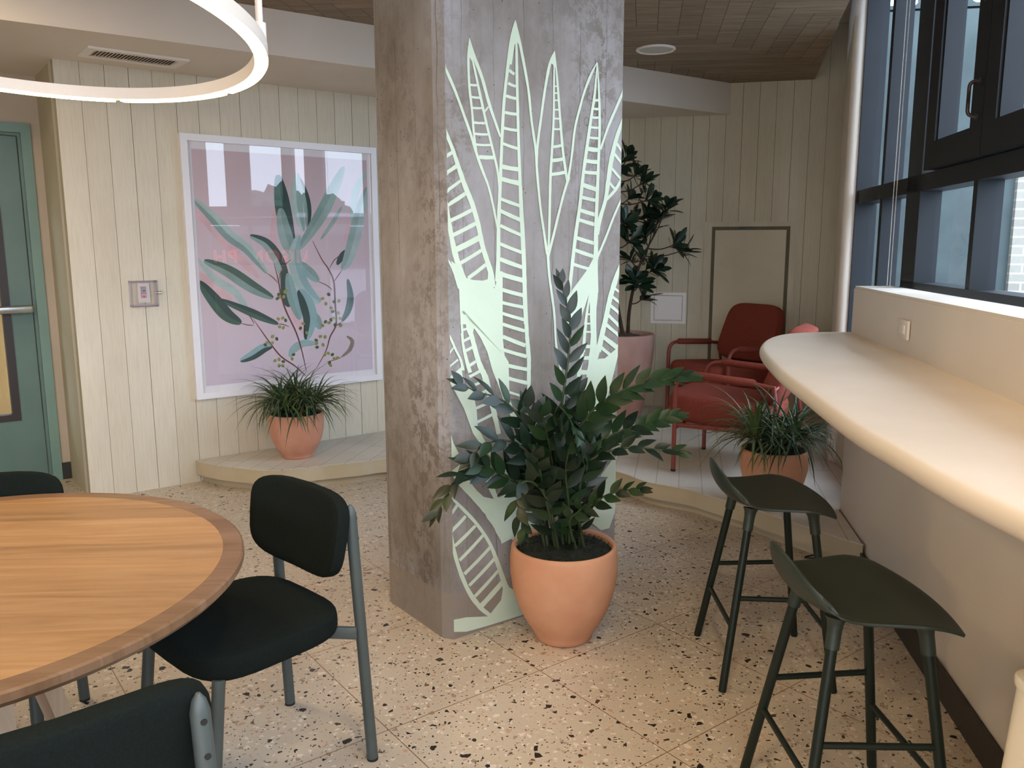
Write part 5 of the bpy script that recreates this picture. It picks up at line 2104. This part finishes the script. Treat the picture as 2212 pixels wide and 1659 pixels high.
# right side
frond([(1245, 960), (1268, 902), (1297, 872), (1330, 850), (1375, 832), (1425, 822), (1478, 815)], 3.05, 2.93, 14, 0.086, 0.042, (0.15, -0.7, 0.75), pb(0.05, 0.02), 1, start=0.28)
frond([(1250, 1010), (1285, 965), (1320, 940), (1355, 926), (1395, 917), (1455, 900)], 3.04, 3.0, 13, 0.074, 0.036, (0.0, -0.7, 0.7), pb(0.06, 0.0), 1, start=0.3)
frond([(1255, 1030), (1290, 985), (1330, 972), (1370, 966), (1410, 970), (1462, 975)], 3.0, 2.9, 9, 0.072, 0.032, (0.1, -0.55, 0.85), pb(0.06, -0.01), 0, start=0.3)
frond([(1250, 1110), (1278, 1090), (1300, 1075), (1330, 1063), (1358, 1058), (1382, 1056)], 2.98, 2.9, 8, 0.058, 0.028, (0.1, -0.7, 0.7), pb(0.08, -0.03), 0, start=0.2)
# inner bushy stems
frond([(1180, 1040), (1160, 960), (1150, 905), (1140, 880)], 3.04, 3.02, 7, 0.085, 0.046, CAMN, pb(-0.03, 0.02), 0, start=0.3, spread=1.1)
frond([(1225, 1040), (1235, 960), (1240, 900), (1245, 850)], 3.08, 3.10, 8, 0.078, 0.044, CAMN, pb(0.03, 0.05), 0, start=0.3, spread=1.0)
frond([(1200, 1050), (1190, 980), (1180, 930), (1172, 900)], 3.0, 2.94, 6, 0.085, 0.046, CAMN, pb(0.0, -0.02), 0, start=0.3, spread=1.2)
frond([(1228, 1090), (1222, 1030), (1226, 985), (1236, 950)], 2.96, 2.90, 6, 0.070, 0.040, (0.4, -1, 0.2), pb(0.02, -0.05), 0, start=0.25, spread=1.1)
frond([(1190, 1100), (1175, 1060), (1168, 1020), (1160, 990)], 2.95, 2.88, 6, 0.070, 0.040, (-0.3, -1, 0.2), pb(-0.02, -0.05), 0, start=0.25, spread=1.1)
frond([(1240, 1110), (1262, 1060), (1275, 1010), (1280, 975)], 3.02, 3.0, 7, 0.070, 0.036, CAMN, pb(0.06, 0.03), 0, start=0.25, spread=1.0)
frond([(1230, 1130), (1250, 1105), (1262, 1092), (1280, 1085)], 2.94, 2.86, 5, 0.05, 0.03, (0.2, -0.8, 0.6), pb(0.05, -0.06), 1, start=0.2)


# --- spiky rosettes
def blade(b, base, d0, ln, w, bend, rs, mi, wall=None):
    """thin arching leaf"""
    d = d0.normalized()
    p = Vector(base)
    n = 9
    pts = [p.copy()]
    for i in range(n):
        q = pts[-1] + d * (ln / n)
        if wall:                                  # a leaf that meets the wall turns along it
            gap_ = (q - wall[0]).dot(wall[1])
            if gap_ < 0.03:
                q = q + wall[1] * (0.03 - gap_)
                d = (d - wall[1] * min(0, d.dot(wall[1]))).normalized()
        pts.append(q)
        d = (d + Vector((0, 0, -bend / n)) + Vector((rs.uniform(-1, 1), rs.uniform(-1, 1), 0)) * 0.03).normalized()
    hor = Vector((d0.y, -d0.x, 0))
    if hor.length < 1e-3:
        hor = Vector((1, 0, 0))
    hor.normalize()
    vs = []
    for i, q in enumerate(pts):
        t = i / n
        h = w / 2 * (1 - t ** 1.5) * (1.0 if t > 0.05 else 0.8)
        a, c = pts[max(i - 1, 0)], pts[min(i + 1, n)]
        up = hor.cross((c - a).normalized())
        vs += [q + hor * h + up * h * 0.5, q, q - hor * h + up * h * 0.5]
    fs = []
    for i in range(n):
        a = 3 * i
        fs += [[a, a + 3, a + 4, a + 1], [a + 1, a + 4, a + 5, a + 2]]
    b.add(vs, fs, True, mi)


def spiky(name_c, prof, potmat, label, seed, R0, zr, rosettes, wall):
    t = thing('potted_spiky_plant', name_c, label, 'plant')
    pot(prof, name_c, potmat, t)
    moss_mound(name_c + Vector((0, 0, zr)), R0, 0.05, MT['moss'], t, hairs=300, seed=seed)
    rs = random.Random(seed)
    for (dx, dy, dz, lean, count, ln, red, light) in rosettes:
        c = name_c + Vector((dx, dy, zr + dz))
        b = MB()
        ax = Vector((lean[0], lean[1], 1)).normalized()
        for i in range(int(count * 1.4)):
            a = rs.uniform(0, 2 * math.pi)
            el = rs.uniform(0.0, 1.25)
            d = Vector((math.cos(a) * math.cos(el), math.sin(a) * math.cos(el), math.sin(el)))
            d = (d + ax * 0.25).normalized()
            mi = 2 if (red and i < count * 0.12) else (1 if rs.random() < light else 0)
            l_ = ln * rs.uniform(0.85, 1.5) * (0.5 if mi == 2 else 1)
            blade(b, c, d, l_, rs.uniform(0.012, 0.021), rs.uniform(1.2, 2.7), rs, mi, wall)
        b.build('rosette', [MT['leaf_spike2'], MT['leaf_spike'], MT['leaf_red']], t)
    return t


PROF = [(0.0, 0.004), (0.088, 0.004), (0.096, 0.0), (0.102, 0.006), (0.100, 0.018), (0.112, 0.032), (0.138, 0.072), (0.160, 0.125), (0.173, 0.185), (0.177, 0.240), (0.175, 0.280), (0.171, 0.292), (0.164, 0.294), (0.160, 0.286), (0.160, 0.22)]
spiky(Vector((-1.407, 5.29, Z_STAGE)), PROF, MT['terracotta_pink'], 'arching spiky plant in a chalky pink pot under the framed print', 21, 0.161, 0.275,
      [(-0.09, -0.03, 0.06, (-0.3, 0), 46, 0.30, False, 0.35), (0.08, -0.04, 0.06, (0.3, -0.1), 46, 0.29, True, 0.5), (0.0, 0.03, 0.09, (0, 0), 46, 0.26, True, 0.4), (-0.03, -0.10, 0.05, (0, -0.3), 34, 0.24, False, 0.6), (0.11, 0.06, 0.05, (0.4, 0.2), 40, 0.28, False, 0.3), (-0.10, 0.07, 0.05, (-0.3, 0.3), 36, 0.27, False, 0.3)], (CORNER_L + nL * 0.045, nL))
spiky(Vector((1.395, 4.29, Z_STAGE)), PROF, MT['terracotta'], 'arching spiky plant in a terracotta pot behind the farther bar stool', 33, 0.161, 0.275,
      [(-0.12, -0.03, 0.07, (-0.4, -0.1), 44, 0.29, True, 0.9), (0.10, -0.04, 0.06, (0.3, -0.1), 46, 0.27, False, 0.15), (0.0, 0.04, 0.08, (0, 0), 44, 0.25, False, 0.4), (0.0, -0.10, 0.05, (0, -0.3), 34, 0.22, False, 0.5), (0.10, 0.07, 0.06, (0.3, 0.2), 40, 0.27, False, 0.1), (-0.07, 0.08, 0.05, (-0.3, 0.3), 34, 0.25, False, 0.6)], (F1, fn))

# --- rubber-leaved tree at the back
TP = Vector((0.86, 6.58, Z_STAGE))
tree = thing('potted_tree', TP, 'tall dark-leaved potted tree in a pale pink pot against the back boards', 'plant')
pot([(0.0, 0.004), (0.165, 0.004), (0.175, 0.0), (0.182, 0.02), (0.205, 0.10), (0.232, 0.24), (0.256, 0.40), (0.270, 0.53), (0.274, 0.61), (0.276, 0.655), (0.272, 0.668), (0.256, 0.670), (0.250, 0.655), (0.250, 0.5)], TP, MT['terracotta_pale'], tree)
moss_mound(TP + Vector((0, 0, 0.615)), 0.25, 0.05, MT['mulch'], tree, 'mulch', hairs=700, seed=9, hl=0.035)
clusters = [(1356, 335, 0), (1388, 395, 0), (1362, 425, 0), (1405, 430, 1), (1440, 447, 1), (1372, 470, 0), (1408, 492, 1), (1362, 520, 0), (1392, 508, 1), (1478, 540, 1), (1458, 528, 1), (1385, 560, 0), (1415, 582, 1), (1366, 600, 0), (1392, 640, 1), (1362, 560, 0), (1376, 375, 0), (1350, 480, 0), (1398, 460, 0), (1424, 470, 1), (1380, 612, 0), (1404, 575, 0)]
clusters += [(1338 - k * 22, 350 + (k * 67) % 260, 0) for k in range(7)]
rt2 = random.Random(5)
trunks = [[TP + Vector((0.03, -0.02, 0.62)), Vector((0.82, 6.55, 1.15)), Vector((0.80, 6.50, 1.65)), Vector((0.84, 6.50, 2.1))],
          [TP + Vector((-0.05, 0.0, 0.62)), Vector((0.74, 6.58, 1.2)), Vector((0.70, 6.55, 1.7)), Vector((0.68, 6.52, 2.15))],
          [TP + Vector((0.07, 0.03, 0.62)), Vector((0.93, 6.56, 1.0)), Vector((0.98, 6.52, 1.3)), Vector((1.06, 6.50, 1.5))]]
tr = []
for k, p in enumerate(trunks):
    b = MB()
    q = catmull(p, 6)
    tr += q
    b.tube(q, [0.016 - 0.008 * i / len(q) for i in range(len(q))], 8)
    b.build('trunk', MT['bark'], tree)
for (x, y, out) in clusters:
    Y = 6.5 + rt2.uniform(-0.15, 0.12)
    c = D(x, y, Y)
    near = min(tr, key=lambda p: (p - c).length + (0.4 if p.z > c.z - 0.02 else 0))
    b = MB()
    ax = (c - near)
    if ax.length < 0.02:
        ax = Vector((0, 0, 1))
    mid = near.lerp(c, 0.5) + Vector((0, 0, -0.02))
    pth = catmull([near, mid, c], 5)
    b.tube(pth, [0.006 - 0.003 * i / len(pth) for i in range(len(pth))], 6)
    b.mi = [1] * len(b.f)
    ax = (ax.normalized() + Vector((0, 0, 0.35))).normalized()
    for i in range(13):
        a = i * 2.4 + rt2.uniform(-0.3, 0.3)
        u = ax.orthogonal().normalized()
        v = ax.cross(u)
        el = rt2.uniform(0.15, 1.1)
        d = (u * math.cos(a) + v * math.sin(a)) * math.cos(el) + ax * math.sin(el)
        base = c - ax * rt2.uniform(0, 0.05)
        leaf(b, base, d, (ax + Vector((0, -0.3, 0.3))) - d * 0.2, rt2.uniform(0.11, 0.17), rt2.uniform(0.04, 0.058), 0, curl=rt2.uniform(-0.05, 0.25), fold=0.2,
             prof=[(0, 0.05), (0.15, 0.28), (0.4, 0.78), (0.62, 1.0), (0.82, 0.78), (0.94, 0.35), (1, 0)])
    b.build('branch', [MT['leaf_tree'], MT['bark']], tree)

# ================================================================== SMALL THINGS
cab = thing('floor_cable', Vector((1.45, 3.72, 0)), 'thin black cable looped on the floor under the end of the platform', 'cable')
b = MB()
cpts = [G(1728, 1183, 0.004), G(1755, 1192, 0.004), G(1766, 1196, 0.004), G(1748, 1201, 0.004), G(1738, 1204, 0.004), G(1760, 1206, 0.004), G(1785, 1208, 0.004), G(1806, 1211, 0.004)]
b.tube(catmull(cpts, 4), 0.003, 6)
b.build('cord', MT['black_cable'], cab)

bn = thing('bin', Vector((1.092, 1.42, 0)), 'cream tapered plastic bin at the bar wall, cut off by the edge of the view', 'bin')
b = MB()
prof = []
cb_ = Vector((1.092, 1.42, 0))
for z, hw in ((0.0, 0.145), (0.10, 0.141), (0.645, 0.112)):
    ringp = []
    for i in range(32):
        t = 2 * math.pi * i / 32
        x = math.copysign(abs(math.cos(t)) ** 0.35, math.cos(t)) * hw
        y = math.copysign(abs(math.sin(t)) ** 0.35, math.sin(t)) * hw
        ringp.append(cb_ + Vector((x * 0.95, y, z)))
    prof.append(ringp)
vs = [p for r in prof for p in r]
b.add(vs, [[j * 32 + i, j * 32 + (i + 1) % 32, (j + 1) * 32 + (i + 1) % 32, (j + 1) * 32 + i] for j in range(2) for i in range(32)], True)
b.add(prof[0], [list(range(31, -1, -1))])
b.build('body', MT['cream_plastic'], bn)
b = MB()
super_pad(b, cb_ + Vector((0, 0, 0.657)), Vector((1, 0, 0)), Vector((0, 1, 0)), Vector((0, 0, 1)), 0.111, 0.117, 0.013, 0.35)
b.build('lid', MT['cream_plastic'], bn)
